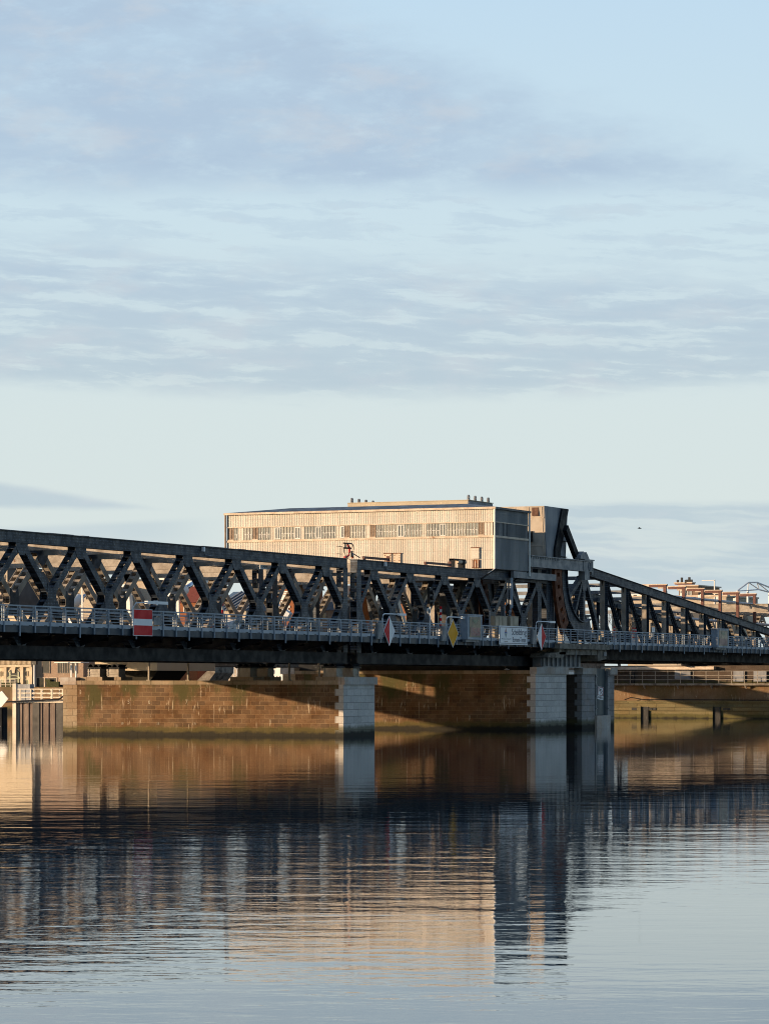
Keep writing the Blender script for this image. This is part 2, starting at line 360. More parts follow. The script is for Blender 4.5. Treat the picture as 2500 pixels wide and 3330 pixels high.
def copy_tree(o, loc=None, parent=None, **props):
    c = o.copy(); COL.objects.link(c)
    if parent: c.parent = parent
    if loc is not None: c.location = loc
    for k, v in props.items(): c[k] = v
    for ch in [x for x in bpy.data.objects if x.parent == o and x != c]: copy_tree(ch, None, c)
    return c
def text(s_, name, mat, parent, size, loc, face, sx=1.0, align='CENTER', rot=0.0, thick=.006):
    """flat lettering; face: 'near' looks towards -Y, 'left' looks towards -X"""
    cu = bpy.data.curves.new(name, 'FONT'); cu.body = s_; cu.size = size; cu.align_x = align; cu.align_y = 'CENTER'; cu.extrude = thick
    t = bpy.data.objects.new(name, cu); COL.objects.link(t)
    bpy.context.view_layer.update()
    me = bpy.data.meshes.new_from_object(t.evaluated_get(bpy.context.evaluated_depsgraph_get()))
    bpy.data.objects.remove(t); bpy.data.curves.remove(cu)
    yaw = 0 if face == 'near' else rad(-90)
    M = Matrix.Rotation(yaw, 4, 'Z') @ Matrix.Rotation(rad(90), 4, 'X') @ Matrix.Rotation(rot, 4, 'Z') @ Matrix.Diagonal((sx, 1, 1, 1))
    me.transform(M); me.materials.clear(); me.materials.append(mat)
    o = bpy.data.objects.new(name, me); COL.objects.link(o)
    off = ORG.get(parent.name, Vector((0, 0, 0)))
    o.parent = parent; o.location = Vector(loc) - off; ORG[o.name] = off
    return o

# ------------------------------------------------------------------ ground and water
MB().box(-600, 700, -3000, 3000, -8, 0).build('river_water', water_m)['kind'] = 'structure'
QL = [(455, -600), (455, 188), (488, 268), (492, 420), (500, 3000)]
gp = QL + [(8000, 3000), (8000, -600)]
MB().prism(gp, 2, -6, 4.5).build('ground', ground_m)['kind'] = 'structure'

# ------------------------------------------------------------------ truss bridge
YT = (133.0, 142.2, 159.0)                       # near, middle and far truss
ZB, ZT = 8.55, 16.85                             # working lines of the chords
def member(p, q, Y, mat, w=.58, sep=.62, pitch=.86, batten=.34, cover=False):
    """built-up lattice member: two riveted webs tied by batten plates on both faces"""
    mb = MB(); p = Vector((p[0], Y, p[1])); q = Vector((q[0], Y, q[1])); d = q - p; L = d.length; d.normalize()
    nrm_ = Vector((0, 1, 0)).cross(d).normalized()
    for s_ in (-1, 1): mb.beam(p + Vector((0, s_ * sep / 2, 0)), q + Vector((0, s_ * sep / 2, 0)), .05, w)
    n = max(2, int(L / pitch)); st = L / n
    if cover: mb.beam(p, q, sep - .052, w - .36)
    for f_ in (-1, 1):
        for k in range(n + 1):
            c = p + d * min(max(st * k, batten / 2), L - batten / 2) + nrm_ * (f_ * (w / 2 - .05))
            mb.beam(c - d * batten / 2, c + d * batten / 2, sep - .052, .03)
    return mb
def gusset(X, Z, Y, pts):
    mb = MB()
    for s_ in (-.345, .345): mb.prism([(X + a, Z + b) for a, b in pts], 1, Y + s_ - .022, Y + s_ + .022)
    return mb
G_TOP = [(-.95, .02), (.95, .02), (.85, -.45), (.42, -1.0), (-.42, -1.0), (-.85, -.45)]
G_MID = [(-.62, .55), (-.2, .2), (.2, .2), (.62, .55), (.72, .1), (.72, -1.2), (.95, -1.75), (.3, -1.6), (-.3, -1.6), (-.95, -1.75), (-.72, -1.2), (-.72, .1)]
def lattice_truss(par, Y, xa, nodes, xb, mat_f, mats_in, posts=(1, 1)):
    """double Warren truss: crossing diagonals between nodes, half bays at the end posts"""
    t = MB(); t.box(xa - .4, xb + .4, Y - .36, Y + .36, 16.42, 17.26); t.box(xa - .4, xb + .4, Y - .5, Y + .5, 17.26, 17.33); t.box(xa - .4, xb + .4, Y - .44, Y + .44, 16.38, 16.42)
    t.build('top_chord', mat_f, par)
    if Y > 150: MB().box(xa - .4, xb + .4, Y - .34, Y + .34, 7.9, 8.6).build('bottom_chord', mat_f, par)
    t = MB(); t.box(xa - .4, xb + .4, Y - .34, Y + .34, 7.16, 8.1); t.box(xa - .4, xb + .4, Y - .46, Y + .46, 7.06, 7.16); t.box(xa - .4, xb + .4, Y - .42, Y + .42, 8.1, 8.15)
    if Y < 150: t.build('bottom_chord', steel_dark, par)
    P = list(nodes)
    def dg(a, b, k): member(a, b, Y, mats_in[k], cover=(Y < 140 and k == 0)).build('diagonal', mats_in[k], par)
    zt, zb, zm = 16.4, 8.1, (ZT + ZB) / 2
    for a, b in zip(P[:-1], P[1:]):
        dg((a + .1, zt), (b - .1, zb), 0); dg((a + .1, zb), (b - .1, zt), 1)
        gusset((a + b) / 2, zm, Y, G_MID).build('gusset', mat_f, par)
    for x in P: gusset(x, 16.42, Y, G_TOP).build('gusset', mat_f, par)
    for k, (xe, xn) in enumerate(((xa, P[0]), (xb, P[-1]))):
        if not posts[k]: continue
        s_ = 1 if xn < xe else -1
        dg((xn + s_ * .1, zt), (xe - s_ * .3, zm), 0 if s_ > 0 else 1); dg((xn + s_ * .1, zb), (xe - s_ * .3, zm), 1 if s_ > 0 else 0)
        gusset(xe - s_ * .35, zm, Y, [(a * .7, b) for a, b in G_MID]).build('gusset', mat_f, par)
        m = MB(); m.box(xe - .5, xe + .5, Y - .37, Y - .32, 8.1, 16.42).box(xe - .5, xe + .5, Y + .32, Y + .37, 8.1, 16.42)
        for z in [8.4 + .95 * i for i in range(9)]:
            for f_ in (-.47, .47): m.box(xe + f_ - .02, xe + f_ + .02, Y - .32, Y + .32, z, z + .42)
        m.build('end_post', mat_f, par)
def floor(par, xa, xb, nodes):
    MB().box(xa, xb, 132.6, 159.4, 9.35, 9.72).build('road_deck', deck_m, par)
    for i, x in enumerate(nodes):
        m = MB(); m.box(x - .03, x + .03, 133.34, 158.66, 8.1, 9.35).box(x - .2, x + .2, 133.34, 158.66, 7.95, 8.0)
        m.build('floor_beam', steel_dark, par)
    MB().box(xa, xb, 159.15, 159.3, 8.6, 9.35).build('light_stop_strip', steel_in, par)  # added strip closing the gap so no light slips through to piers
    for y in (135.0, 137.6, 140.2, 145.5, 148.5, 152.0, 155.5):
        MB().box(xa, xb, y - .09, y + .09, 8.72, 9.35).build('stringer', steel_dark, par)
def top_bracing(par, nodes, mat):
    for i, x in enumerate(nodes):
        m = MB(); m.box(x - .04, x + .04, 133.5, 141.7, 16.2, 17.0).box(x - .04, x + .04, 142.7, 158.5, 16.0, 17.1)
        m.box(x - .2, x + .2, 133.5, 158.5, 17.1, 17.15); m.box(x - .2, x + .2, 142.7, 158.5, 15.95, 16.0)
        m.build('cross_beam', mat, par)
    for i, (a, b) in enumerate(zip(nodes[:-1], nodes[1:])):
        m = MB(); m.beam((a, 133.4, 16.9), (b, 141.8, 16.9), .22, .16, (0, 0, 1)); m.beam((a, 141.8, 16.7), (b, 133.4, 16.7), .22, .16, (0, 0, 1))
        m.build('wind_brace', mat, par)
def footway(par, xa, xb, nodes, first, pitch=2.35, brackets=True):
    MB().box(xa, xb, 130.05, 132.6, 9.5, 9.7).build('footway_slab', deck_m, par)
    m = MB(); m.box(xa, xb, 129.96, 130.05, 9.12, 9.72); m.build('fascia', fascia_m, par)
    m = MB(); m.box(xa, xb, 129.93, 130.0, 9.72, 9.98)
    for i in range(int((xb - xa) / pitch)): m.box(xa + pitch * i + .25, xa + pitch * (i + 1) - .25, 129.92, 129.95, 9.66, 9.76)
    m.build('kick_plate', kick_m, par)
    r = MB()
    for z, h in ((11.22, .10), (10.98, .05), (10.68, .05), (10.42, .05), (10.16, .05)): r.box(xa, xb, 129.95, 130.03, z - h / 2, z + h / 2)
    rl = r.build('railing', rail_m, par)
    i = 0; x = first; post = {}
    while x < xb - .1:
        k = 1 if i % 4 == 2 else 0
        if k not in post:
            post[k] = (MB().box(x - .055, x + .055, 129.84, 129.94, 9.12 if not k else 8.82, 11.17).box(x - .05, x + .05, 130.04, 130.12, 9.72, 11.2).build('post', rail_m, rl), x)
        else: copy_to(post[k][0], rl, (x - post[k][1], 0, 0))
        x += pitch; i += 1
    r = MB()
    for z, h in ((11.0, .08), (10.6, .05), (10.25, .05)): r.box(xa, xb, 132.2, 132.26, z - h / 2, z + h / 2)
    x = xa + 1
    while x < xb - .1: r.box(x - .04, x + .04, 132.26, 132.32, 9.7, 11.0); x += 2.3
    r.build('inner_rail', rail_m, par)
    if brackets:
        for x in nodes:
            MB().prism([(130.1, 9.1), (132.66, 9.1), (132.66, 8.2), (130.1, 8.95)], 0, x - .05, x + .05).build('bracket', steel_dark, par)

span = thing('truss_span', (200, 133, 7.06), 'dark riveted lattice span at the left, with nothing built on top', 'bridge span', 'spans of the steel bridge')
N1 = [277.5 - 9.4 * k for k in range(9, -1, -1)]
NF1 = [285.3 - 9.9 * k for k in range(9, -1, -1)]; NF2 = [285.3 + 9.9 * k for k in range(6)]       # far truss has longer bays and no posts at the joint
for i, Y in enumerate(YT):
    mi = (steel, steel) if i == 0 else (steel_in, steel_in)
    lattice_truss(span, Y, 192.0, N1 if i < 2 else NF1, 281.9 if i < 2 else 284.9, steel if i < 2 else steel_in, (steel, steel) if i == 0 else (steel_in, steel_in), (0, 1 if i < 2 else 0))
H1 = [N1[0] + 4.7 * k for k in range(19)]
floor(span, 192, 282.4, N1); top_bracing(span, N1, steel_in); footway(span, 192, 283.0, H1, 192.7)
m = MB().use(oxide_m)
for a, b in ((227, 231), (232.5, 233.6), (254, 259), (261, 262.5)): m.box(a, b, 133.6, 134.2, 17.33, 17.46)
m.build('walk_board', None, span)
text('1:25/2', 'number_plate_text', black_m, (pl := MB().box(Xat(845, 133.6), Xat(869, 133.6), 133.55, 133.6, 15.75, 16.15).build('number_plate', signw, span)), .34, ((Xat(845, 133.6) + Xat(869, 133.6)) / 2, 133.53, 15.95), 'near', 1.6)

span2 = thing('truss_span', (310, 133, 7.06), 'dark riveted lattice truss span carrying the cream corrugated machine house', 'bridge span', 'spans of the steel bridge')
N2 = [288.6 + 8.78 * k for k in range(6)]
for i, Y in enumerate(YT):
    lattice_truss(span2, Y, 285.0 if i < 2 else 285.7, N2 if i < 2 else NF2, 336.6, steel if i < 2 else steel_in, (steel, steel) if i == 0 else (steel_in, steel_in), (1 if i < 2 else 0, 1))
H2 = [N2[0] + 4.39 * k for k in range(11)]
floor(span2, 284.6, 337.0, N2); top_bracing(span2, N2[:4], steel_in); footway(span2, 283.0, 330.6, H2[:10], 284.05)

span3 = thing('truss_span', (480, 150, 7.06), 'sunlit lattice truss span at the far right, beyond the sloping bascule leaf', 'bridge span', 'spans of the steel bridge')
N3 = [459.5 + 8.9 * k for k in range(6)]
for i, Y in enumerate(YT): lattice_truss(span3, Y, 455.8, N3, 508.0, steel_in, (steel_in, steel_in), (1, 1))
floor(span3, 455.4, 508.4, N3); top_bracing(span3, N3, steel_in)

# small fittings on the near top chord
def chord_lamp(px):
    x = Xat(px, 132.6); z = 17.05
    return MB().use(signw).box(x - .12, x + .12, 132.35, 132.6, z - .2, z + .2).use(steel_pale).tube([(x, 132.5, z - .2), (x + .4, 132.5, z - .5), (x + 1.6, 132.52, z - .52)], .04, 5)
for px, sp, lb in ((658, span, 1), (1249, span2, 1)):
    chord_lamp(px).build('chord_lamp', None, sp)

# ------------------------------------------------------------------ piers
def pier(label, x0, x1, ys, ztop, capz, endlen=2.6, rear_mat=None):
    t = thing('bridge_pier', (x0, ys, 0), label, 'bridge pier', 'stone piers of the bridge')
    yb = 162.0
    body = rear_mat or pier_brown
    MB().box(x0, x1, ys + endlen, yb - 1.6, -6, ztop - .4).build('pier_shaft', body, t)
    # granite ends with quoins toothed into the brown face
    for sgn, ya, yb_ in ((1, ys, ys + endlen), (-1, yb - 1.6, yb)):
        m = MB()
        m.box(x0 - .02, x1 + .02, ya, yb_, -6, capz)
        if sgn > 0:
            z = 0.0; k = 0
            while z < ztop - .5:
                if k % 2 == 0: m.box(x0 - .02, x0 + .4, yb_, yb_ + .4, z, z + .66)
                z += .66; k += 1
        m.build('pier_end', pier_grey if sgn > 0 else pier_sunlit, t)
        MB().box(x0 - .22, x1 + .22, ya - (.22 if sgn > 0 else 0), yb_ + (.22 if sgn < 0 else 0), capz, capz + .72).build('pier_cap', cap_grey, t)
    MB().box(x0 - .18, x1 + .18, ys + endlen, yb - 1.6, ztop - .4, ztop).build('coping', pier_cap, t)
    return t
p1 = pier('long brown stone pier with grey granite end, painted numbers and iron bearings on top', 278.0, 285.1, 131.0, 5.42, 5.02, .5)
for n_, px, py in (('5', 418, 2283), ('6', 485, 2283), ('7', 606, 2283)):
    Y = Yat(px, 277.9); text(n_, 'painted_number', tan_box, p1, .6, (277.975, Y, Zat(py, 277.9, Y)), 'left', .9)
for n_, px in (('21', 538 - 400, ), ('22', 241), ('19', 397), ('18', 513), ('171', 632)):
    if px < 230: continue
    Y = Yat(px, 277.9); text(n_, 'painted_number', tan_box, p1, .36, (277.975, Y, 1.15), 'left', .9)
p2 = pier('stone pier with tall granite end below the curved bascule segments, second from the left', 327.5, 336.8, 131.0, 6.6, 6.22, .6)
p3 = thing('bridge_pier', (342, 131, 0), 'narrow granite pier with a blue steel plate and an anchor sign on its end', 'bridge pier', 'stone piers of the bridge')
MB().box(341.9, 352.2, 131.6, 162, -6, 6.2).build('pier_shaft', pier_dark_shaded, p3)  # long face coloured darker to stand for its shade
m = MB().box(341.8, 345.9, 131.0, 131.6, -6, 6.2)
z = 0.0
for k in range(9):
    if k % 2 == 0: m.box(341.8, 342.3, 131.6, 131.95, z, z + .66)
    z += .66
m.build('pier_end', pier_slate, p3)
MB().box(350.2, 352.3, 131.0, 132.6, -6, 6.2).build('pier_end', pier_slate, p3)
MB().box(341.6, 346.0, 130.8, 131.9, 6.2, 6.92).build('pier_cap', cap_grey, p3); MB().box(350.2, 352.6, 130.7, 133.2, 6.2, 6.92).build('pier_cap', cap_grey, p3)
MB().box(346.4, 350.0, 131.25, 131.5, 1.5, 6.9).build('steel_plate', blue_plate, p3)
for x in (346.05, 350.0):
    m = MB().box(x, x + .2, 130.95, 131.3, 1.4, 6.6)
    for z in (2.2, 3.6, 4.9, 5.9): m.box(x - .02, x + .26, 130.85, 130.95, z, z + .12)
    m.build('guide_rail', steel_pale, p3)
MB().box(346.0, 350.4, 130.75, 132.5, -6, 1.45).build('concrete_foot', cap_grey, p3)

MB().box(328.6, 336.0, 133.4, 160.5, 6.6, 7.9).build('bearing_girder', steel_dark, p2)
# bearings on the first pier
def bearing(x, y, lab):
    t = thing('bearing_pedestal', (x, y, 5.42), lab, 'bridge bearing', 'bearing pedestals on the near pier')
    MB().box(x - 1.2, x + 1.2, y - 1.25, y + 1.25, 5.42, 5.78).build('base_slab', pier_cap, t)
    m = MB().box(x - .62, x + .62, y - .62, y + .62, 5.78, 6.62).box(x - .75, x + .75, y - .75, y + .75, 5.78, 5.9)
    for z in (6.05, 6.3): m.box(x - .72, x + .72, y - .72, y + .72, z, z + .05)
    for s_ in (-.62, .62):
        for f_ in (-.62, .62): m.box(x + s_ - .07, x + s_ + .07, y + f_ - .07, y + f_ + .07, 5.9, 6.62)
    m.build('column', steel_in, t)
    m = MB().box(x - .85, x + .85, y - .85, y + .85, 6.62, 6.78)
    for s_ in (-.6, 0, .6): m.prism([(y + s_ - .22, 7.06), (y + s_ + .22, 7.06), (y + s_, 6.78)], 0, x - .8, x + .8)
    m.build('rocker', steel_dark, t)
for y, l in ((132.9, 'ribbed iron bearing pedestal on the granite end of the near pier'), (142.2, 'ribbed iron bearing pedestal halfway along the top of the near pier'), (159.0, 'ribbed iron bearing pedestal at the far left end of the near pier')):
    bearing(279.6, y, l)
for y, l in ((132.9, 'dark bearing pedestal behind the first one on the granite end of the near pier'), (142.2, 'dark bearing pedestal behind the one halfway along the near pier'), (159.0, 'dark bearing pedestal behind the far left one on the near pier')):
    bearing(283.4, y, l)
for px, l in ((485, 'thin brown pole on the near pier, left of the red panel behind'), (612, 'thin brown pole on the near pier, left of the crossed trestle'), (941, 'thin brown pole on the near pier, beside the white pergola'), (1038, 'thin brown pole on the near pier, next to its granite end')):
    Y = Yat(px, 281.2); t = tag(MB().box(281.12, 281.28, Y - .08, Y + .08, 5.42, 7.9).box(281.0, 281.4, Y - .2, Y + .2, 5.42, 5.5).build('pole', steel_in), l, 'pole', 'poles standing on the near pier')

# concrete platform and riveted support above the second pier
t = thing('bridge_platform', (331, 129.5, 8.2), 'weathered concrete platform under the railing between the second pier and the blue plate pier', 'platform')
MB().box(330.6, 346.4, 129.35, 133, 9.02, 9.62).build('slab', bconc, t)
m = MB().box(331.6, 345.6, 129.8, 133, 8.38, 9.0).prism([(328.2, 8.02), (332.6, 8.02), (333.6, 8.36), (333.6, 8.7), (328.8, 8.5)], 1, 129.8, 132)
m.prism([(343.5, 7.7), (346.2, 8.0), (346.2, 9.0), (343.5, 9.0)], 1, 129.7, 132); m.build('corbel', bconc, t)
m = MB().box(329.6, 341.8, 131.2, 132.2, 6.95, 8.36)
for k in range(9): m.box(329.9 + 1.35 * k, 330.1 + 1.35 * k, 131.0, 131.2, 6.98, 8.34)
m.box(329.4, 342.0, 130.95, 131.2, 6.93, 7.05); m.build('support_girder', steel_pale, t)
r = MB()
for z, h in ((11.22, .10), (10.98, .05), (10.68, .05), (10.42, .05), (10.16, .05)): r.box(330.6, 346.6, 129.95, 130.03, z - h / 2, z + h / 2)
r.box(330.6, 346.6, 129.93, 130.0, 9.72, 9.9); rl = r.build('railing', rail_m, t)
po = None
for k in range(8):
    x = 331.0 + 2.15 * k
    if po is None: po = MB().box(x - .055, x + .055, 129.84, 129.94, 9.62, 11.17).build('post', rail_m, rl)
    else: copy_to(po, rl, (2.15 * k, 0, 0))
m = MB().box(345.2, 346.0, 129.6, 129.8, 8.3, 8.75).tube([(336.5, 129.7, 8.9), (336.5, 129.7, 7.4)], .05, 5); m.build('drain_pipe', steel_pale, t)
MB().box(344.3, 345.0, 129.8, 129.93, 10.1, 10.7).build('switch_box', tan_box, t)

# ------------------------------------------------------------------ bascule leaf with its quadrants
leaf = thing('bascule_leaf', (347, 133, 8), 'steel bascule leaf sloping down to the right from its curved quadrant girders', 'bascule leaf')
def ztop(x): return 18.55 - (x - 350) * .0885
LV = [354.2 + 7.18 * k for k in range(12)]
HUB = (347.1, 17.8)
for i, Y in enumerate((133.0, 142.2, 158.0)):
    m = MB()
    a, b = (347.5, ztop(347.5)), (438, ztop(438))
    m.prism([(a[0], a[1]), (b[0], b[1]), (b[0], b[1] - .75), (a[0], a[1] - 1.0)], 1, Y - .3, Y + .3)
    m.prism([(a[0], a[1] + .05), (b[0], b[1] + .05), (b[0], b[1] - .001), (a[0], a[1] - .001)], 1, Y - .46, Y + .46)
    m.prism([(a[0], a[1] - .95), (b[0], b[1] - .72), (b[0], b[1] - .77), (a[0], a[1] - 1.02)], 1, Y - .42, Y + .42)
    m.build('top_chord', steel, leaf)
    MB().box(352, 440, Y - .3, Y + .3, 8.05, 9.35).box(352, 440, Y - .42, Y + .42, 7.97, 8.05).build('bottom_chord', steel_dark, leaf)
    for k, x in enumerate(LV):
        zt = ztop(x) - .9; w = .52
        m = MB().use(steel_in).box(x - w, x - w + .04, Y - .3, Y + .3, 9.3, zt).use(steel).box(x - w + .04, x + w, Y - .02, Y + .02, 9.3, zt).box(x + w - .04, x + w, Y - .3, Y + .3, 9.3, zt)  # left flange in paler steel: sunlight put into its colour
        m.prism([(x - w, zt), (x - w - .45, zt + .05), (x + w + .45, zt + .05), (x + w, zt - .6), (x - w, zt - .6)], 1, Y - .05, Y + .05)
        m.build('post', None, leaf)
        if k < 11 and ztop(LV[k]) - 10.5 > .9:
            x2 = LV[k + 1] - .3
            MB().beam((x + .45, Y, zt), (x2, Y, 9.4), .04, .62).beam((x + .33, Y, zt), (x2 - .12, Y, 9.4), .5, .04).beam((x + .75, Y, zt), (x2 + .28, Y, 9.4), .5, .04).build('diagonal', steel, leaf)
    # quadrant: plated ring, flange with rack teeth, hub and spokes
    m = MB()
    def arc(r0, r1, a0, a1, y0, y1, n=22):
        for k in range(n):
            t0, t1 = rad(a0 + (a1 - a0) * k / n), rad(a0 + (a1 - a0) * (k + 1) / n)
            m.prism([(HUB[0] + r * math.cos(t), HUB[1] + r * math.sin(t)) for r, t in ((r0, t0), (r1, t0), (r1, t1), (r0, t1))], 1, y0, y1)
    arc(5.6, 7.35, 172, 292, Y - .12, Y + .12); arc(7.35, 7.5, 172, 292, Y - .45, Y + .45); arc(5.48, 5.6, 172, 292, Y - .35, Y + .35)
    for k in range(30):
        t0 = rad(173 + 118 * k / 29); c = Vector((HUB[0] + 7.58 * math.cos(t0), Y, HUB[1] + 7.58 * math.sin(t0)))
        m.box(c.x - .06, c.x + .06, Y - .42, Y + .42, c.z - .06, c.z + .06)
    m.build('quadrant_girder', steel, leaf)
    m = MB()
    for a_, w in ((211, .5), (238, .45), (270, .62)):
        t0 = rad(a_); m.beam((HUB[0], Y, HUB[1]), (HUB[0] + 5.6 * math.cos(t0), Y, HUB[1] + 5.6 * math.sin(t0)), .5, w)
    m.beam((HUB[0] + .4, Y, HUB[1]), (353.4, Y, 9.3), .5, .6)
    m.prism([(HUB[0] - 1.1, HUB[1] - .2), (HUB[0] + 1.3, HUB[1] - .2), (HUB[0] + .7, HUB[1] - 1.9), (HUB[0] - .5, HUB[1] - 1.9)], 1, Y - .28, Y + .28)
    m.build('spokes', steel, leaf)
MB().box(347, 440, 132.6, 158.6, 9.35, 9.72).build('road_deck', deck_m, leaf)
for k, x in enumerate(LV): MB().box(x - .05, x + .05, 133.3, 157.7, 8.0, 9.35).build('floor_beam', steel_dark, leaf)
for k, x in enumerate(LV[:9]):
    z = ztop(x) - .55
    if z > 14.2: MB().box(x - .12, x + .12, 133.3, 141.9, z - .22, z + .22).box(x - .12, x + .12, 142.5, 157.7, z - .22, z + .22).build('cross_beam', steel_pale, leaf)
footway(leaf, 346.8, 436, LV, 347.4, 1.9, False)

# rusty rack columns standing in the tower, and the tower itself
tower = thing('bascule_tower', (334, 133, 9.7), 'dark steel tower with a pale riveted tie girder between house and bascule leaf', 'bascule tower')
for i, Y in enumerate((133.0, 142.2)):
    for x in (333.0, 335.6): MB().box(x - .55, x + .55, Y - .3, Y + .3, 9.72, 18.0).build('tower_post', steel, tower)
    m = MB(); n = 16
    for k in range(n):
        t0, t1 = rad(178 + 42 * k / n), rad(178 + 42 * (k + 1) / n)
        if k % 3 == 1:    # lightening hole: two thin strips either side
            for r0, r1 in ((8.9, 9.6), (10.4, 11.1)): m.prism([(HUB[0] + r * math.cos(t), HUB[1] + r * math.sin(t)) for r, t in ((r0, t0), (r1, t0), (r1, t1), (r0, t1))], 1, Y - .95, Y - .6)
        else: m.prism([(HUB[0] + r * math.cos(t), HUB[1] + r * math.sin(t)) for r, t in ((8.9, t0), (11.1, t0), (11.1, t1), (8.9, t1))], 1, Y - .95, Y - .6)
    m.build('rack_column', rust_m, tower)
    m = MB().box(327.9, 346.9, Y - 1.2, Y - .6, 18.12, 19.22).box(327.9, 347.0, Y - 1.35, Y - .5, 19.22, 19.34).box(327.9, 346.9, Y - 1.3, Y - .52, 18.05, 18.12).box(327.9, 346.9, Y - 1.23, Y - 1.2, 18.86, 18.92)
    for k in range(17): m.box(328.2 + .52 * k, 328.36 + .52 * k, Y - 1.26, Y - 1.2, 18.98, 19.2)
    m.box(344.2, 347.0, Y - 1.26, Y - 1.2, 18.14, 19.2); m.box(344.4, 347.4, Y - 1.4, Y - .45, 19.34, 19.48); m.box(346.9, 347.25, Y - 1.3, Y - .5, 17.7, 19.34)
    m.box(344.5, 346.0, Y - 1.3, Y - .5, 17.1, 18.05)
    c = Vector((346.1, Y - 1.28, 18.68))
    ring = [(c.x + .34 * math.cos(t), c.y, c.z + .46 * math.sin(t)) for t in [2 * math.pi * k / 16 for k in range(17)]]
    m.tube(ring, .06, 5); m.build('tie_girder', steel_pale, tower)
    m = MB().prism([(343.2, 19.48), (346.2, 19.48), (345.6, 20.0), (345.2, 20.3), (344.6, 20.0), (344.3, 20.35), (343.5, 19.9)], 1, Y - 1.25, Y - .6)
    m.build('pedestal', steel_pale, tower)
    MB().beam((340.4, Y - .5, 22.9), (344.0, Y - .5, 19.6), .5, .85).build('link_arm', steel_dark, tower)
MB().box(323.5, 336, 131.9, 132.3, 16.7, 17.42).build('bracket_beam', steel_pale, tower)
m = MB().box(318.5, 336, 132.4, 141.8, 17.34, 17.5); m.build('house_seat', steel_dark, tower)
for y in (134.5, 141.0, 150, 157): MB().box(325, 326, y - .4, y + .4, 9.72, 17.34).build('inner_column', steel, tower)

# counterweights
cw = thing('counterweight', (336, 133.3, 16.5), 'stained concrete counterweight slab with a grid of panels, right behind the machine house', 'counterweight')
fx = lambda z: 336.0 + (25.2 - z) * .115
PZ = [(336.0, 25.2), (343.2, 25.2), (342.4, 18.2), (337.0, 16.5)]
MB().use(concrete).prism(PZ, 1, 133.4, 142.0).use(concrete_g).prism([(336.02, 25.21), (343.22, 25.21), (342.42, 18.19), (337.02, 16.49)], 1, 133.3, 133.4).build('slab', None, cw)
m = MB()
for k in range(6):
    y = 133.6 + 1.62 * k; m.prism([(fx(25.1) - .05, 25.1), (fx(25.1), 25.1), (fx(16.6), 16.6), (fx(16.6) - .05, 16.6)], 1, y, y + .07)
for z in (23.9, 22.2, 20.7, 19.2, 17.8): m.box(fx(z) - .05, fx(z) + .05, 133.42, 142.0, z, z + .07)
m.build('panel_ribs', trim, cw)
m = MB().use(steel_dark).prism([(341.0, 25.15), (342.9, 25.15), (340.4, 20.2), (340.2, 16.9), (338.6, 16.9), (338.7, 20.4)], 1, 133.05, 133.28)
m.build('diagonal_plate', None, cw)
m = MB()
for z in (22.5, 22.0, 21.4, 19.6, 19.1): m.box(340.8, 342.75, 133.2, 133.3, z, z + .1)
m.build('rib', steel_dark, cw)
y = Yat(1738, 335.9); MB().box(335.97, 336.25, y - .38, y + .38, 24.1, 25.05).build('brown_patch_panel', paint('brown_patch', (.16, .085, .055), (.10, .05, .035), 2, .8), cw)
y = Yat(1716, 335.9); MB().box(336.1, 336.5, y - .4, y + .4, 21.2, 22.4).build('hatch', black_m, cw)
cw2 = thing('counterweight', (336, 142.6, 17), 'smooth tan counterweight box with four lifting lugs, behind the machine house roof', 'counterweight')
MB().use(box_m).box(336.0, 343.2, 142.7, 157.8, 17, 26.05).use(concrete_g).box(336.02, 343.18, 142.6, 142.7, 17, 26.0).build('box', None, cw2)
MB().box(335.95, 343.3, 142.55, 157.85, 26.05, 26.13).build('lid', box_m, cw2)
for ye, s_ in ((142.9, 1), (157.6, -1)):
    for k in range(4):
        x = 336.7 + 1.95 * k
        m = MB(); pts = [(x - .28, 26.1), (x + .28, 26.1)]
        # plate with an eye: ring plus feet
        m.prism(pts[:2] + [(x + .26, 26.3), (x - .26, 26.3)], 1, ye - .08, ye + .08)
        for j in range(12):
            t0, t1 = math.pi * j / 6, math.pi * (j + 1) / 6
            m.prism([(x + r * math.cos(t), 26.46 + r * math.sin(t)) for r, t in ((.09, t0), (.27, t0), (.27, t1), (.09, t1))], 1, ye - .075, ye + .075)
        m.build('lifting_lug', concrete_g, cw2)

# ------------------------------------------------------------------ machine house
house = thing('machine_house', (318, 132, 17.5), 'cream corrugated machine house with a band of windows on top of the bridge', 'machine house')
HX0, HX1, HY0, HY1 = 318.0, 327.7, 132.0, 164.2
W0, W1, HT = 21.1, 22.5, 24.0
def corrug_x(y0, y1, x, z0, z1, pitch=.21, dep=.028):      # sheet facing -X
    m = MB(); y = y0; n = int((y1 - y0) / pitch); p = (y1 - y0) / n
    for k in range(n):
        a = y0 + p * k
        pr = [(x - dep, a), (x - dep, a + p * .42), (x, a + p * .55), (x, a + p * .87), (x - dep, a + p)]
        for (xa, ya), (xb, yb) in zip(pr[:-1], pr[1:]):
            b = len(m.v); m.v += [(xa, ya, z0), (xb, yb, z0), (xb, yb, z1), (xa, ya, z1)]; m.face((b, b + 1, b + 2, b + 3))
    return m
def corrug_y(x0, x1, y, z0, z1, pitch=.21, dep=.05):
    m = corrug_x(x0, x1, y, z0, z1, pitch, dep); m.v = [(b, a, c) for a, b, c in m.v]; return m
MB().box(HX0 + .12, HX1 - .12, HY0 + .12, HY1 - .12, 17.5, 20.95).box(HX0 + .12, HX1 - .12, HY0 + .12, HY1 - .12, 22.62, 23.95).build('core', trim, house)
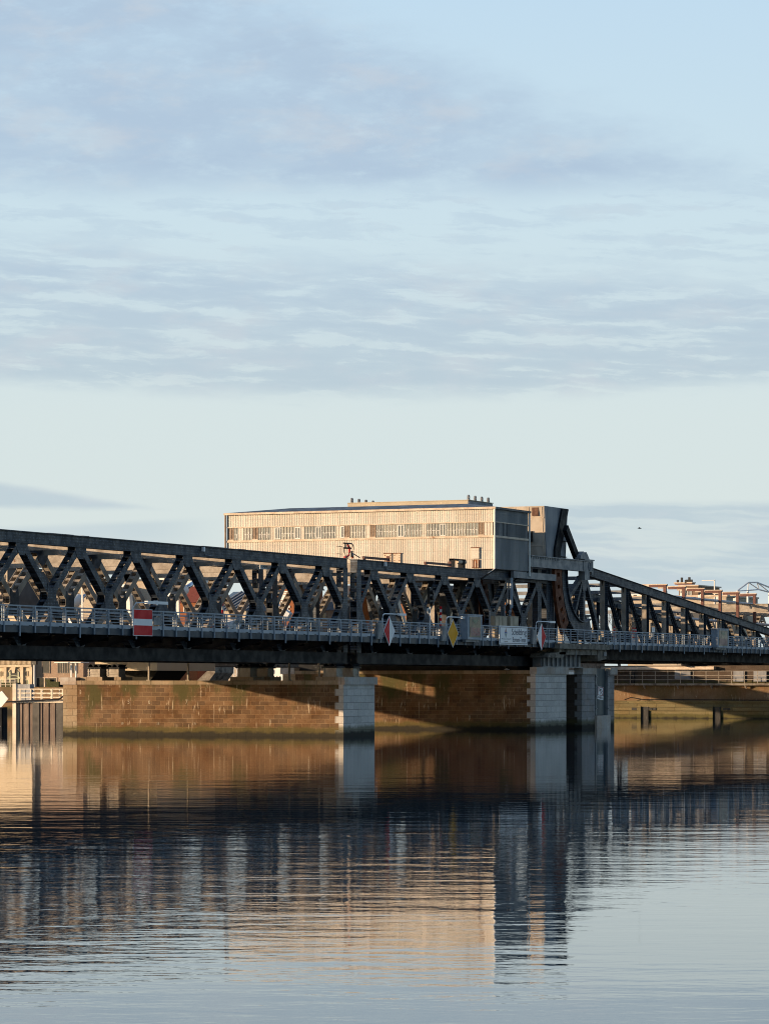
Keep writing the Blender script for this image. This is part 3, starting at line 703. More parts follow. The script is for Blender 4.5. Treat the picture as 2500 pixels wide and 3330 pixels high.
corrug_x(HY0, HY1, HX0, 17.5, W0 - .1).build('front_wall_lower', clad, house); corrug_x(HY0, HY1, HX0, W1 + .1, HT).build('front_wall_upper', clad, house)
corrug_y(HX0, HX1, HY0, 17.5, W0 - .1).build('end_wall_lower', clad_shaded, house); corrug_y(HX0, HX1, HY0, W1 + .1, HT).build('end_wall_upper', clad_shaded, house)
MB().box(HX1 - .1, HX1, HY0, HY1, 17.5, HT).box(HX0, HX1, HY1 - .1, HY1, 17.5, HT).build('rear_wall', clad_shaded, house)
m = MB().box(HX0 - .14, HX0 + .12, HY0 - .14, HY1, W0 - .22, W0).box(HX0 - .10, HX0 + .12, HY0 - .10, HY1, W1, W1 + .1).box(HX0 + .12, HX1, HY0 - .14, HY0 + .12, W0 - .22, W0).box(HX0 + .12, HX1, HY0 - .1, HY0 + .12, W1, W1 + .1)
m.build('sill', trim, house)
m = MB().use(trim).box(HX0 - .32, HX0, HY0 - .3, HY1 + .3, HT - .06, HT + .16).use(roof_m).box(HX0, HX1 + .3, HY0 - .3, HY0 + .05, HT - .06, HT + .16)
m.build('gutter', None, house)
b = [(HX0 - .3, HY0 - .28, HT + .16), (HX1 + .3, HY0 - .28, HT + .16), (HX1 + .3, HY1 + .28, HT + .16), (HX0 - .3, HY1 + .28, HT + .16)]
m = MB(); m.v = b + [(321.6, HY0 + 4.5, HT + .78), (324.0, HY0 + 4.5, HT + .78), (324.0, HY1 - 6, HT + .78), (321.6, HY1 - 6, HT + .78)]
for q in ((0, 1, 2, 3), (4, 5, 6, 7), (0, 1, 5, 4), (1, 2, 6, 5), (2, 3, 7, 6), (3, 0, 4, 7)): m.face(q)
m.build('roof', roof_m, house)
# windows: sash groups along the front, each with its own mullions
random.seed(11)
y = HY0 + .12; pat = [('s', .9), ('d', .62), ('p', 1.3), ('b', 2.1), ('w', .62), ('p', 1.5), ('s', .45), ('p', 1.9), ('w', .66), ('b', 1.6), ('p', .8), ('d', .62), ('s', .4),
       ('b', 1.8), ('d', .62), ('w2', .35), ('s', .5), ('p', 1.6), ('w', .62), ('p', 1.3), ('s', .4), ('w', .62), ('b', 1.6), ('w', .62), ('s', .5), ('p', 1.4), ('d', .62), ('b', 1.0), ('s', .6), ('p', .5), ('d', .62)]
tot = sum(w for _, w in pat); sc_ = (HY1 - .15 - y) / tot
for kind, w in pat:
    w *= sc_; a, b_ = y, y + w; y = b_
    xg = HX0 - .01
    m = MB()
    if kind == 'd': m.use(open_m).box(xg + .02, xg + .05, a, b_, W0, W1).use(trim).box(xg - .08, xg + .02, a, b_, W0, W0 + .1)
    elif kind == 's': m.use(clad).box(xg - .01, xg + .05, a, b_, W0, W1)
    else:
        gm = pane_b if kind == 'b' else pane_m
        m.use(gm).box(xg + .02, xg + .05, a, b_, W0, W1)
        if kind[0] == 'w':
            m.use(white_m)
            for (u0, u1, z0, z1) in ((a, a + .08, W0 + .05, W1 - .05), (b_ - .08, b_, W0 + .05, W1 - .05), (a + .08, b_ - .08, W0 + .05, W0 + .13), (a + .08, b_ - .08, W1 - .13, W1 - .05), ((a + b_) / 2 - .03, (a + b_) / 2 + .03, W0 + .13, W1 - .13)): m.box(xg - .045, xg - .022, u0, u1, z0, z1)
        else:      # far-side window bars seen through the glazing
            m.use(white_m)
            zr = W0 + .62
            m.box(xg - .005, xg + .015, a + .1, b_ - .1, zr, zr + .05)
            for q in range(int(w / .3)): m.box(xg - .005, xg + .015, a + .15 + .3 * q, a + .21 + .3 * q, W0 + .25, W0 + .9 if q % 2 else zr)
    m.use(mull_m); nn = max(1, round(w / .33))
    for q in range(nn + 1):
        u = a + w * q / nn; m.box(xg - .02, xg + .02, max(u - .022, a), min(u + .022, b_), W0, W1)
    m.build('window', None, house)
x = HX0 + .35
for kind, w in (('d', .6), ('p', 1.3), ('p', .8), ('d', .75), ('p', 1.2), ('b', 1.3), ('p', 1.2), ('b', .9), ('p', 1.0)):
    a, b_ = x, x + w; x = b_; yg = HY0 + .06
    m = MB().use({'d': open_m, 'p': pane_d, 'b': pane_m}[kind]).box(a, b_, yg + .02, yg + .05, W0, W1).use(clad_shaded)
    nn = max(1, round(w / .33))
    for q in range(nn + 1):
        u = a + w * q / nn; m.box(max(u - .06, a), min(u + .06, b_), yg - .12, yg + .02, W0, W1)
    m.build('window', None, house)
# plates on the front wall, pipes, stays
for px in (1261, 1291):
    Yc = Yat(px, 317.9); m = MB().use(trim).box(317.82, 317.95, Yc - .42, Yc + .42, 18.2, 19.3).use(rust_m)
    for s_ in (-.3, .3):
        for z in (18.5, 18.8, 19.1): m.box(317.78, 317.82, Yc + s_ - .05, Yc + s_ + .05, z, z + .07)
    m.box(317.8, 317.93, Yc - .5, Yc + .5, 19.3, 19.38); m.build('wall_plate', None, house)
Yc = Yat(1546, 317.9); m = MB().use(clad).box(317.8, 317.95, Yc - .42, Yc + .42, 18.6, 19.75).use(rust_m).box(317.8, 317.95, Yc - .42, Yc + .42, 17.6, 18.5).box(317.76, 317.95, Yc - .5, Yc + .5, 19.75, 19.83)
for s_ in (-.3, 0, .3): m.use(trim).box(317.76, 317.8, Yc + s_ - .05, Yc + s_ + .05, 17.65, 18.45)
m.build('hatch_door', None, house)
MB().tube([(317.85, 131.85, 24), (317.85, 131.85, 17.5), (317.0, 132.3, 16.9)], .12, 8).build('downpipe', white_m, house)
MB().tube([(327.85, 131.85, 24), (327.85, 131.85, 17.0)], .11, 8).build('downpipe', white_m, house)
MB().tube([(317.85, 164.35, 24), (317.85, 164.35, 17.5)], .13, 8).build('downpipe', mull_m, house)
MB().beam((318.3, 131.9, 17.5), (315.6, 132.5, 16.3), .15, .12).beam((327.6, 131.9, 17.5), (323.4, 132.6, 15.9), .15, .12).build('stay', steel_dark, house)

# ------------------------------------------------------------------ signs on the near railing
YS = 129.75
def lamp_arm(m, x, z, xt):
    m.use(signw).tube([(x, YS, 9.9), (x, YS, z - .5), (x + .12, YS, z - .15), (x + .5, YS, z), (xt - 1.4, YS - .1, z)], .06, 6).box(xt - 1.6, xt, YS - .25, YS, z - .12, z + .1)
def diamond(px0, px1, py0, py1, left, right, label):
    x0, x1 = Xat(px0, YS), Xat(px1, YS); xc = (x0 + x1) / 2
    z1, z0 = Zat(py0, xc, YS), Zat(py1, xc, YS); zc = (z0 + z1) / 2
    t = thing('diamond_sign', (xc, YS, z0), label, 'diamond sign', 'navigation signs on the bridge railing')
    R = lambda e: [(x0 + e * (x1 - xc), zc), (xc, z0 + e * (zc - z0) * 1.0), (x1 - e * (x1 - xc), zc), (xc, z1 - e * (zc - z0) * 1.0)]
    MB().prism(R(0), 1, YS - .05, YS).build('sign_edge', signw, t)
    q = R(.06)
    if left is right: MB().prism(q, 1, YS - .058, YS - .051).build('face', left, t)
    else:
        MB().prism([q[0], q[1], q[3]], 1, YS - .058, YS - .051).build('face', left, t); MB().prism([q[1], q[2], q[3]], 1, YS - .058, YS - .051).build('face', right, t)
    m = MB(); lamp_arm(m, x0 - .2, z1 + .2, xc + 3.6); m.build('lamp_arm', None, t)
    m = MB().use(steel_pale).box(x0 - 1.5, x0 - .35, YS - .1, YS + .15, zc - .8, zc + .75).box(x0 - 1.35, x0 - .5, YS - .13, YS - .1, zc - .65, zc + .6)
    m.build('control_box', None, t)
    MB().use(rail_m).box(xc - .05, xc + .05, YS, YS + .1, 9.2, 11.1).build('bracket', None, t)
diamond(1246, 1283, 2003, 2101, red_m, signw, 'diamond sign with red left half and white right half, left of the yellow one')
diamond(1453, 1489, 2013, 2106, yel_m, yel_m, 'all yellow diamond sign on the bridge railing beside the dark display')
diamond(1744, 1774, 2027, 2115, signw, red_m, 'diamond sign, white left half and red right half, right of the white name board')
x0, x1 = Xat(434, YS), Xat(494, YS); xc = (x0 + x1) / 2; z1, z0 = Zat(1983, xc, YS), Zat(2066, xc, YS); h = (z1 - z0)
t = thing('striped_panel', (xc, YS, z0), 'red, white, red striped square panel on the bridge railing', 'navigation sign', 'navigation signs on the bridge railing')
MB().box(x0 - .05, x1 + .05, YS - .05, YS, z0 - .05, z1 + .05).build('sign_edge', signw, t)
for a, b, mt in ((0, .385, red_m), (.385, .64, signw), (.64, 1, red_m)): MB().box(x0, x1, YS - .06, YS - .051, z0 + a * h, z0 + b * h).build('stripe', mt, t)
MB().box(x1 + .3, x1 + 1.5, YS - .05, YS + .12, z0 + .9, z1 - .6).build('control_box', steel_pale, t)
m = MB().use(signw).tube([(x0 - .1, YS, 9.9), (x0 - .1, YS, z1 + .1), (x0 + .3, YS - .1, z1 + .55), (x0 + 1.6, YS - .3, z1 + .62)], .06, 6).box(x0 + 1.6, x1 + 2.0, YS - .5, YS - .2, z1 + .5, z1 + .75).box(x0 + 3.1, x0 + 3.4, YS - .52, YS - .18, z1 + .42, z1 + .8)
m.build('lamp_arm', None, t)
# bridge name board
x0, x1 = Xat(1621, YS), Xat(1712, YS); xc = (x0 + x1) / 2; z1, z0 = Zat(2036, xc, YS), Zat(2097, xc, YS)
t = thing('name_board', (xc, YS, z0), 'white bridge name board with dark blue lettering and a small diamond emblem', 'name board')
MB().box(x0, x1, YS - .08, YS, z0, z1).build('board', signw, t)
m = MB(); e = .12
for a in ((x0 + e, x1 - e, z0 + e, z0 + e + .06), (x0 + e, x1 - e, z1 - e - .06, z1 - e), (x0 + e, x0 + e + .1, z0 + e + .06, z1 - e - .06), (x1 - e - .1, x1 - e, z0 + e + .06, z1 - e - .06)): m.box(a[0], a[1], YS - .086, YS - .081, a[2], a[3])
m.build('border', navy_m, t)
W, H = x1 - x0, z1 - z0
text('Scheldebrug', 'lettering', navy_m, t, .98, (x0 + .695 * W, YS - .086, z0 + .68 * H), 'near', .86)
text('Bornem-Temse', 'lettering', navy_m, t, .76, (x0 + .70 * W, YS - .086, z0 + .27 * H), 'near', .80)
text('Waterwegen en Zeekanaal NV', 'small_lettering', grey_m, t, .17, (x0 + .24 * W, YS - .086, z0 + .305 * H), 'near', 1.25)
text('weg van water', 'small_lettering', steel_in, t, .16, (x0 + .23 * W, YS - .086, z0 + .165 * H), 'near', 1.05)
lx, lz = x0 + .225 * W, z0 + .63 * H
m = MB(); em = [paint('emblem_rose', (.46, .30, .28)), paint('emblem_blue', (.06, .09, .30)), paint('emblem_mint', (.36, .45, .43))]
m.use(em[0]).prism([(lx - .30, lz + .08), (lx + .30, lz + .08), (lx, lz + .56)], 1, YS - .087, YS - .081)
m.use(em[1]).prism([(lx - .36, lz - .06), (lx + .36, lz - .06), (lx + .31, lz + .07), (lx - .31, lz + .07)], 1, YS - .087, YS - .081)
m.use(em[2]).prism([(lx - .34, lz - .08), (lx, lz - .58), (lx + .34, lz - .08)], 1, YS - .087, YS - .081)
m.build('emblem', None, t)
# navigation displays
def display(px0, px1, py0, py1, label, digits):
    x0, x1 = Xat(px0, YS), Xat(px1, YS); xc = (x0 + x1) / 2; z1, z0 = Zat(py0, xc, YS), Zat(py1, xc, YS); h = z1 - z0; w = x1 - x0
    t = thing('display_cabinet', (xc, YS, z0), label, 'display cabinet', 'display cabinets on the bridge railing')
    MB().box(x0, x1, YS - .55, YS + .3, z0, z1).box(x0 - .1, x1 + .1, YS - .6, YS + .35, z1, z1 + .12).build('case', rail_m, t)
    a, b = x0 + .12 * w, x1 - .1 * w
    MB().box(a, b, YS - .58, YS - .55, z0 + .1 * h, z1 - .06 * h).build('screen', screen_g, t)
    xm = (a + b) / 2
    MB().prism([(xm - .22 * w, z0 + .83 * h), (xm, z0 + .63 * h), (xm + .22 * w, z0 + .83 * h)], 1, YS - .59, YS - .581).build('arrow', arrow_g, t)
    s = MB().box(a + .06 * w, b - .06 * w, YS - .60, YS - .581, z0 + .15 * h, z0 + .5 * h).build('lower_screen', screen_r, t)
    if digits: text(digits, 'digits', digit_r, t, .36 * h, (xm + .06 * w, YS - .605, z0 + .325 * h), 'near', 2.0)
    MB().box(x1 + .1, x1 + .14 * w + .1, YS - .2, YS + .2, z0 + .45 * h, z1 - .05 * h).box(x0 + .1, x1 - .3, YS - .3, YS + .1, z0 - .25, z0).tube([(x1 - .5, YS - .2, z0 - .2), (x1 + .1, YS - .25, z0 - .7), (x1 + .3, YS - .1, z0 - .9)], .03, 5).build('junction_box', steel_pale, t)
    return t
display(1504, 1551, 2002, 2080, 'grey display cabinet with dim pink digits between the yellow diamond and name board', '5,5')
display(2318, 2354, 2047, 2106, 'grey display cabinet with blank pink screen on the leaf railing at the right', None)
# beige cabinets on the footway
cabs = [(1608, 1620, 2004, 2040), (1620, 1632, 2004, 2040), (1632, 1648, 2005, 2040), (1657, 1668, 2005, 2042), (1668, 1685, 2006, 2030)]
cl = ['leftmost of the five tan cabinets above the name board', 'second from the left of the five tan cabinets above the name board', 'widest tan cabinet, just left of the pale downpipe', 'narrow tan cabinet just right of the pale downpipe above the name board', 'rightmost of the five tan cabinets, hung higher than the rest']
for (a, b, c, d), l in zip(cabs, cl):
    x0, x1 = Xat(a, 131.2), Xat(b, 131.2); z1 = Zat(c, x0, 131.2); z0 = 9.72 if d > 2035 else 10.3
    t = thing('control_cabinet', ((x0 + x1) / 2, 131.2, z0), l, 'control cabinet', 'tan cabinets behind the railing')
    MB().box(x0 + .02, x1 - .02, 131.2, 131.9, z0, z1).box(x0, x1, 131.15, 131.95, z1, z1 + .06).build('case', tan_box, t)
    MB().box(x0 + .12, x1 - .12, 131.16, 131.2, z0 + .15, z1 - .12).build('door', tan_box, t)
x = Xat(1656, 131.6); z = 16.6
tag(MB().tube([(x, 131.4, z), (x, 131.4, 13.4), (x - .5, 131.4, 12.9), (x - .5, 131.4, 12.4), (x, 131.4, 11.9), (x, 131.4, 9.7)], .2, 8).build('downpipe', rail_m), 'pale grey downpipe with a kink rising behind the name board', 'downpipe')
x = Xat(1640, 131.8)
tag(MB().tube([(x + .9, 131.8, 16.3), (x + .9, 131.8, 13.9), (x, 131.8, 13.5), (x, 131.8, 9.7)], .1, 8).build('conduit', steel_pale), 'thin grey conduit beside the kinked downpipe, above the tan cabinets', 'conduit')
x = Xat(1591, 131.6)
tag(MB().box(x - .08, x + .08, 131.5, 131.66, 9.7, 12.9).build('pole', steel_pale), 'thin pale pole left of the tan cabinets', 'pole')
# sign on the blue plate pier
t = thing('cable_sign', (348.2, 131.2, 3.3), 'white tilted sign with a crossed anchor and the word KABELS on the blue steel plate', 'sign')
def rot2(pts, cx=348.3, cz=4.0, a=rad(-4)):
    return [(cx + (u * math.cos(a) - v * math.sin(a)), cz + (u * math.sin(a) + v * math.cos(a))) for u, v in pts]
def rect(u0, u1, v0, v1): return rot2([(u0, v0), (u1, v0), (u1, v1), (u0, v1)])
MB().prism(rect(-.95, .95, -.72, .78), 1, 131.2, 131.24).build('board', signw, t)
m = MB(); red2 = paint('faded_sign_red', (.33, .17, .18), (.28, .14, .16), 2); rb = MB()
for a in ((-.92, .92, .66, .76), (-.92, .92, -.26, -.17), (-.92, -.74, -.17, .66), (.74, .92, -.17, .66)): rb.prism(rect(*a), 1, 131.19, 131.198)
rb.prism(rot2([(-.74, .60), (-.62, .66), (.74, -.10), (.62, -.17)]), 1, 131.188, 131.196); rb.build('red_border', red2, t)
m.prism(rect(-.05, .05, -.08, .60), 1, 131.18, 131.187); m.prism(rect(-.14, .14, -.10, -.05), 1, 131.18, 131.187)
for k in range(8):
    t0, t1 = rad(25 + 130 * k / 8), rad(25 + 130 * (k + 1) / 8)
    m.prism(rot2([(r * math.cos(q) * 1.25, .02 + r * math.sin(q)) for r, q in ((.42, t0), (.49, t0), (.49, t1), (.42, t1))]), 1, 131.18, 131.187)
m.build('anchor', black_m, t)
p = rot2([(0, -.49)])[0]; text('KABELS', 'lettering', navy_m, t, .40, (p[0], 131.19, p[1]), 'near', 1.25, rot=rad(-4))
x = Xat(2124, 131.5); t = thing('small_sign', (x, 131.5, 11.2), 'small white plate with the figure 1 above the leaf railing', 'sign')
z = Zat(2048, x, 131.5); MB().box(x - .5, x + .5, 131.5, 131.54, z - .28, z + .28).build('board', signw, t); MB().box(x - .04, x + .04, 131.54, 131.6, 9.7, z).build('post', steel_pale, t)
text('1', 'lettering', black_m, t, .42, (x, 131.49, z), 'near', 1.5)
# traffic light and barrier poles, car on the deck
def barrier(px, Y, zt, label, tilt=.5):
    x = Xat(px, Y); t = thing('barrier_pole', (x, Y, 9.72), label, 'barrier pole', 'striped barrier poles raised on the bridge deck')
    MB().box(x - .25, x + .25, Y - .25, Y + .25, 9.72, 10.7).build('base', signw, t)
    n = 8; m = MB()
    for k in range(n):
        z0, z1 = 10.7 + (zt - 10.7) * k / n, 10.7 + (zt - 10.7) * (k + 1) / n
        m.use(red_m if k % 2 else white_m).tube([(x + tilt * k / n, Y, z0), (x + tilt * (k + 1) / n, Y, z1)], .13, 6)
    m.build('striped_boom', None, t)
barrier(719, 144.0, Zat(1930, Xat(722, 144), 144), 'raised red and white striped barrier pole seen through the left span')
barrier(1432, 131.9, Zat(1972, Xat(1433, 131.9), 131.9), 'upright red and white striped pole behind the yellow diamond sign', .05)
for px, l in ((1996, 'short red and white post behind the railing at the start of the sloping leaf'), (2058, 'red and white post between the first braced panels of the leaf'), (2066, 'second red and white post beside the first braced panels of the leaf')):
    barrier(px, 138.0, 12.2, l, 0.0)
t = thing('traffic_light', (Xat(1389, 132.9), 131.9, 9.72), 'black traffic light on a pale pole behind the railing', 'traffic light')
x = Xat(1393, 131.9); MB().tube([(x + .4, 131.9, 9.72), (x + .4, 131.9, 15.0)], .07, 6).build('pole', signw, t)
m = MB().box(x - .35, x + .3, 131.6, 131.9, 13.0, 14.9)
for z in (13.3, 13.9, 14.5): m.tube([(x - .03, 131.58, z), (x - .03, 131.3, z)], .2, 8)
m.build('head', black_m, t)
x = Xat(1384, 131.8); m = MB().use(white_m).tube([(x - .05, 131.5, 12.55), (x - .05, 131.42, 12.55)], .34, 12).use(black_m).tube([(x - .05, 131.41, 12.55), (x - .05, 131.38, 12.55)], .2, 10); m.build('round_dial', None, t)
# a car crossing the bridge
def car(x, Y, mat, label):
    t = thing('parked_car', (x, Y, 9.72), label, 'car')
    prof = [(-2.1, .35), (-2.15, .8), (-1.9, 1.0), (-1.35, 1.02), (-.75, 1.42), (.85, 1.45), (1.55, 1.05), (2.05, .95), (2.15, .6), (2.1, .35)]
    MB().prism([(x + a, 9.72 + b) for a, b in prof], 1, Y - .85, Y + .85).build('body', mat, t)
    MB().prism([(x + a, 9.72 + b) for a, b in ((-1.2, 1.05), (-.7, 1.36), (.8, 1.38), (1.35, 1.06))], 1, Y - .87, Y + .87).build('side_window', pane_d, t)
    for a in (-1.35, 1.35):
        for s_ in (-.8, .8): MB().tube([(x + a, Y + s_ - .1, 10.04), (x + a, Y + s_ + .1, 10.04)], .32, 12).build('wheel', black_m, t)
    for s_ in (-.6, .6): MB().box(x - 2.19, x - 2.12, Y + s_ - .2, Y + s_ + .2, 10.4, 10.55).build('tail_light', red_m, t)
car(Xat(752, 138.5), 138.5, signw, 'pale blue car crossing the bridge, mostly hidden behind the railing')
# winch and cable mast on the top chord
x = Xat(1131, 134.5); t = thing('cable_mast', (x, 134.5, 17.33), 'cable mast with a red hose on the top chord in front of the machine house', 'cable mast')
S = lambda px, py: (Xat(px, 134.5), 134.5, Zat(py, Xat(px, 134.5), 134.5))
m = MB().use(black_m)
for p, q, r in (((1116, 1766), (1144, 1768), .07), ((1117, 1782), (1141, 1783), .09), ((1119, 1783), (1119, 1797), .05), ((1120, 1767), (1121, 1782), .04), ((1124, 1767), (1125, 1782), .04), ((1130, 1768), (1134, 1782), .06), ((1110, 1777), (1110, 1812), .04), ((1094, 1776), (1114, 1778), .03), ((1096, 1801), (1112, 1802), .03), ((1143, 1797), (1170, 1814), .05), ((1143, 1792), (1143, 1812), .14), ((1119, 1796), (1126, 1808), .03)): m.tube([S(*p), S(*q)], r, 5)
m.tube([S(1140, 1768), S(1147, 1771), S(1150, 1782), S(1149, 1796)], .05, 5); m.build('frame', None, t)
MB().tube([S(1131, 1772), S(1136, 1782), S(1137, 1794), S(1134, 1806), S(1129, 1811), S(1120, 1812)], .11, 6).build('hose', paint('hose_red', (.45, .03, .03), (.4, .025, .03)), t)
m = MB().use(white_m).tube([S(1146, 1799), S(1146, 1808)], .12, 6).use(paint('orange_mark', (.55, .10, .02))).tube([S(1146, 1808), S(1146, 1816)], .12, 6); m.build('marker', None, t)
S = lambda px, py: (Xat(px, 133.2), 133.2, Zat(py, Xat(px, 133.2), 133.2))
t = thing('winch', S(1492, 1840), 'small winch drum on a frame at the foot of the house wall', 'winch')
m = MB().tube([S(1483, 1825), S(1509, 1828)], .28, 10); m.build('drum', trim, t)
a, b = S(1468, 1847)[0], S(1508, 1847)[0]; m = MB()
for q in (a, a + 2.4, b - .6): m.box(q, q + .25, 132.9, 133.5, 17.33, 18.3)
m.box(a, b, 132.95, 133.45, 18.15, 18.3); m.build('frame', steel_dark, t)
for p_, q_, l in ((1180, 1262, 'rusty red boom lying on the top chord left of the bolted wall plates'), (1380, 1462, 'rusty red boom lying on the top chord left of the winch')):
    a, b = Xat(p_, 133.1), Xat(q_, 133.1); tag(MB().box(a, b, 132.95, 133.2, 17.5, 17.72).box(b - .15, b, 132.9, 133.25, 17.33, 17.95).box(a + .2, a + .35, 132.95, 133.2, 17.33, 17.5).build('boom', oxide_m), l, 'boom', 'booms lying on the top chord')
S = lambda px, py: (Xat(px, 133.2), 133.2, Zat(py, Xat(px, 133.2), 133.2))

# orange painted rack girders with round holes, standing inside the second span
def rack(px0, py0, px1, py1, Y, w, label):
    a = (Xat(px0, Y), Zat(py0, Xat(px0, Y), Y)); b = (Xat(px1, Y), Zat(py1, Xat(px1, Y), Y)); m = MB(); n = 18
    for k in range(n):
        f0, f1 = k / n, (k + 1) / n
        bow = lambda f: 1.1 * w * (f - f * f)
        p = lambda f, o: (a[0] + (b[0] - a[0]) * f - bow(f) + o, a[1] + (b[1] - a[1]) * f)
        if k % 3 == 1:
            for o0, o1 in ((-w, -.22 * w), (.22 * w, w)): m.prism([p(f0, o0), p(f0, o1), p(f1, o1), p(f1, o0)], 1, Y - .12, Y + .12)
        else: m.prism([p(f0, -w), p(f0, w), p(f1, w), p(f1, -w)], 1, Y - .12, Y + .12)
    m.use(orange_m); tag(m.build('rack_girder'), label, 'rack girder', 'orange rack girders of the bascule drive')
rack(1163, 1915, 1192, 2066, 146.0, 1.9, 'orange rack girder with round holes, right of the joint between the spans')
rack(1534, 1940, 1562, 2040, 146.0, 2.2, 'orange rack girder behind the display cabinet with digits')
rack(1658, 1960, 1680, 2040, 146.0, 1.8, 'orange rack girder behind the tan cabinets')

# ------------------------------------------------------------------ birds
def bird(loc, span_, mat, label, fly=True):
    x, y, z = loc; t = thing('bird', loc, label, 'bird')
    r = Vector((ST, -CT, 0)); m = MB()
    p = [Vector(loc) + r * (span_ * q) for q in (-.45, -.3, -.1, .1, .25, .36)]
    m.tube([(q.x, q.y, q.z) for q in p], [.01, span_ * .05, span_ * .10, span_ * .09, span_ * .06, .01], 8); m.build('body', mat, t, True)
    w = MB(); c = Vector(loc)
    for s_ in (-1, 1):
        a = Vector((CT, ST, 0)) * s_
        w.v += [tuple(c + r * .12 * span_), tuple(c - r * .12 * span_), tuple(c + a * .45 * span_ - r * .25 * span_ + Vector((0, 0, .16 * span_))), tuple(c + a * .42 * span_ + Vector((0, 0, .18 * span_)))]
        b = len(w.v) - 4; w.face((b, b + 1, b + 2, b + 3))
    w.build('wings', mat, t)
bird((Xat(2079, 128), 128, Zat(1718, Xat(2079, 128), 128)), .62, dark_feather, 'tiny dark bird flying in the open sky right of the counterweights')
bird((Xat(1648, 134), 134, Zat(2177, Xat(1648, 134), 134)), .75, feather, 'white gull flying in the dark gap under the second span')

# ------------------------------------------------------------------ far quay, sill, walkway
m = MB()
for (xa, ya), (xb, yb) in zip(QL[:-1], QL[1:]):
    if yb > 900: xb, yb = xa + 4, 600
    m.prism([(xa - .9, ya), (xb - .9, yb), (xb, yb), (xa, ya)], 2, -4, 4.9 if ya < 188 else 4.62)
tag(m.build('quay_wall', quay_m), 'long stained concrete quay wall lining the far bank', 'quay wall')
m = MB().box(452.2, 454.1, 60, 190, -4, 1.15).box(452.0, 454.1, 60, 190, 1.15, 1.7).box(453.2, 454.1, 60, 190, 1.7, 2.45).box(453.0, 454.1, 60, 190, 2.45, 2.62)
tag(m.build('quay_sill', quay_low), 'mossy stone sill at the foot of the far quay wall', 'quay sill')
for px, w in ((2096, .55), (2330, .55)):
    Y = Yat(px, 452); t = thing('fender_recess', (452, Y, 0), 'dark recess in the quay sill, ' + ('nearer the blue plate pier' if px < 2200 else 'below the display cabinet on the leaf'), 'recess', 'recesses in the quay sill')
    MB().box(451.88, 452.0, Y - w, Y + w, -1, 1.72).build('opening', black_m, t); MB().box(451.6, 452.0, Y + w, Y + w + .6, -1, 1.8).build('jamb', quay_low, t)
for px0, px1, l in ((2053, 2073, 'small dark slot in the quay sill, leftmost'), (2108, 2118, 'narrow dark slot in the quay sill just right of the left recess'), (2121, 2133, 'wider dark slot in the quay sill right of the narrow one'), (2350, 2372, 'dark slot in the quay sill right of the right recess')):
    tag(MB().box(451.9, 452.05, Yat(px1, 452), Yat(px0, 452), 1.22, 1.58).build('sill_slot', black_m), l, 'slot', 'slots in the quay sill')
Y0, Y1 = Yat(2030, 453), Yat(2500, 453)
tag(MB().tube([(453.0, Y0, 2.75), (453.0, Y0 - 1.0, 3.1), (453.0, Y0 - 3.0, 2.8), (453.0, Y1, 2.72)], .07, 6).build('quay_pipe', steel_dark), 'dark pipe running along the ledge at the foot of the quay wall', 'pipe')
t = thing('walkway', (453.5, 150, 5), 'narrow walkway with thin railings along the top of the far quay wall', 'walkway')
MB().box(453.2, 455.0, 110, 186, 4.92, 5.22).build('deck', bconc, t); m = MB()
for k in range(28): y = 186 - 2.0 * k; m.box(453.2, 453.27, y - .035, y + .035, 5.22, 7.1)
for z in (7.05, 6.4, 5.8): m.box(453.2, 453.26, 110, 186, z - .03, z + .03)
for k in range(10): y = 185 - 5.3 * k; m.prism([(453.6, 4.9), (453.6, 4.4), (453.0, 4.9)], 1, y - .1, y + .1)
m.build('railing', steel_in, t)
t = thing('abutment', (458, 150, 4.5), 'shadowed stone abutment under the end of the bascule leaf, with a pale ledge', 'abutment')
MB().box(458, 464, 120, 172, 4.5, 7.9).build('wall', pier_dark_shaded, t); MB().box(456.8, 458, 154, 172, 7.3, 7.75).build('ledge', trim, t)  # wall colour darkened to stand for shade under the leaf
y = Yat(2200, 457); MB().box(457.6, 458, y - 1.9, y + .6, 5.9, 7.2).build('pale_panel', concrete_g, t)
m = MB()
for px in (2048, 2057): yy = Yat(px, 457.7); m.box(457.7, 458, yy - .18, yy + .18, 5.3, 7.3)
m.build('pipe', black_m, t)
for px, w in ((2400, 1.6), (2470, 2.0)): yy = Yat(px, 457.7); MB().box(457.6, 458, yy - w / 2, yy + w / 2, 5.5, 7.1).build('pale_panel', concrete_g, t)

# ------------------------------------------------------------------ left foreground: dolphin, gangway, posts
X_ = 354.0
y1, y0 = Yat(62, X_), Yat(213, X_); z1 = Zat(2285, X_, 207)
t = thing('mooring_dolphin', (X_, (y0 + y1) / 2, 0), 'brown sheet pile dolphin left of the near pier', 'mooring dolphin')
m = MB(); n = 7; w = (y1 - y0) / n
for k in range(n):
    a = y1 - w * k
    pr = [(X_, a), (X_, a - w * .5), (X_ + .13, a - w * .62), (X_ + .13, a - w * .9), (X_, a - w)]
    m.prism(pr + [(X_ + .8, a - w), (X_ + .8, a)], 2, -4, z1)
m.build('sheet_piles', sheet_m, t)
m = MB()
for px in (118, 195): yy = Yat(px, X_ - .1); m.box(X_ - .12, X_ - .02, yy - .5, yy + .5, -1, z1)
m.build('dark_slot', black_m, t)
t = thing('gangway', (X_, (y0 + y1) / 2, z1), 'cream railed gangway on top of the sheet pile dolphin', 'gangway')
MB().box(X_ - .3, X_ + 1.2, y0 - .2, Yat(48, X_), z1, z1 + .28).build('deck', pale_wood, t)
m = MB(); zt = Zat(2241, X_, 207)
for f in (.0, .33, .68): z = zt - f * (zt - z1 - .2) * 1.0; m.box(X_ - .3, X_ - .22, y0, y1, z - .06, z + .06)
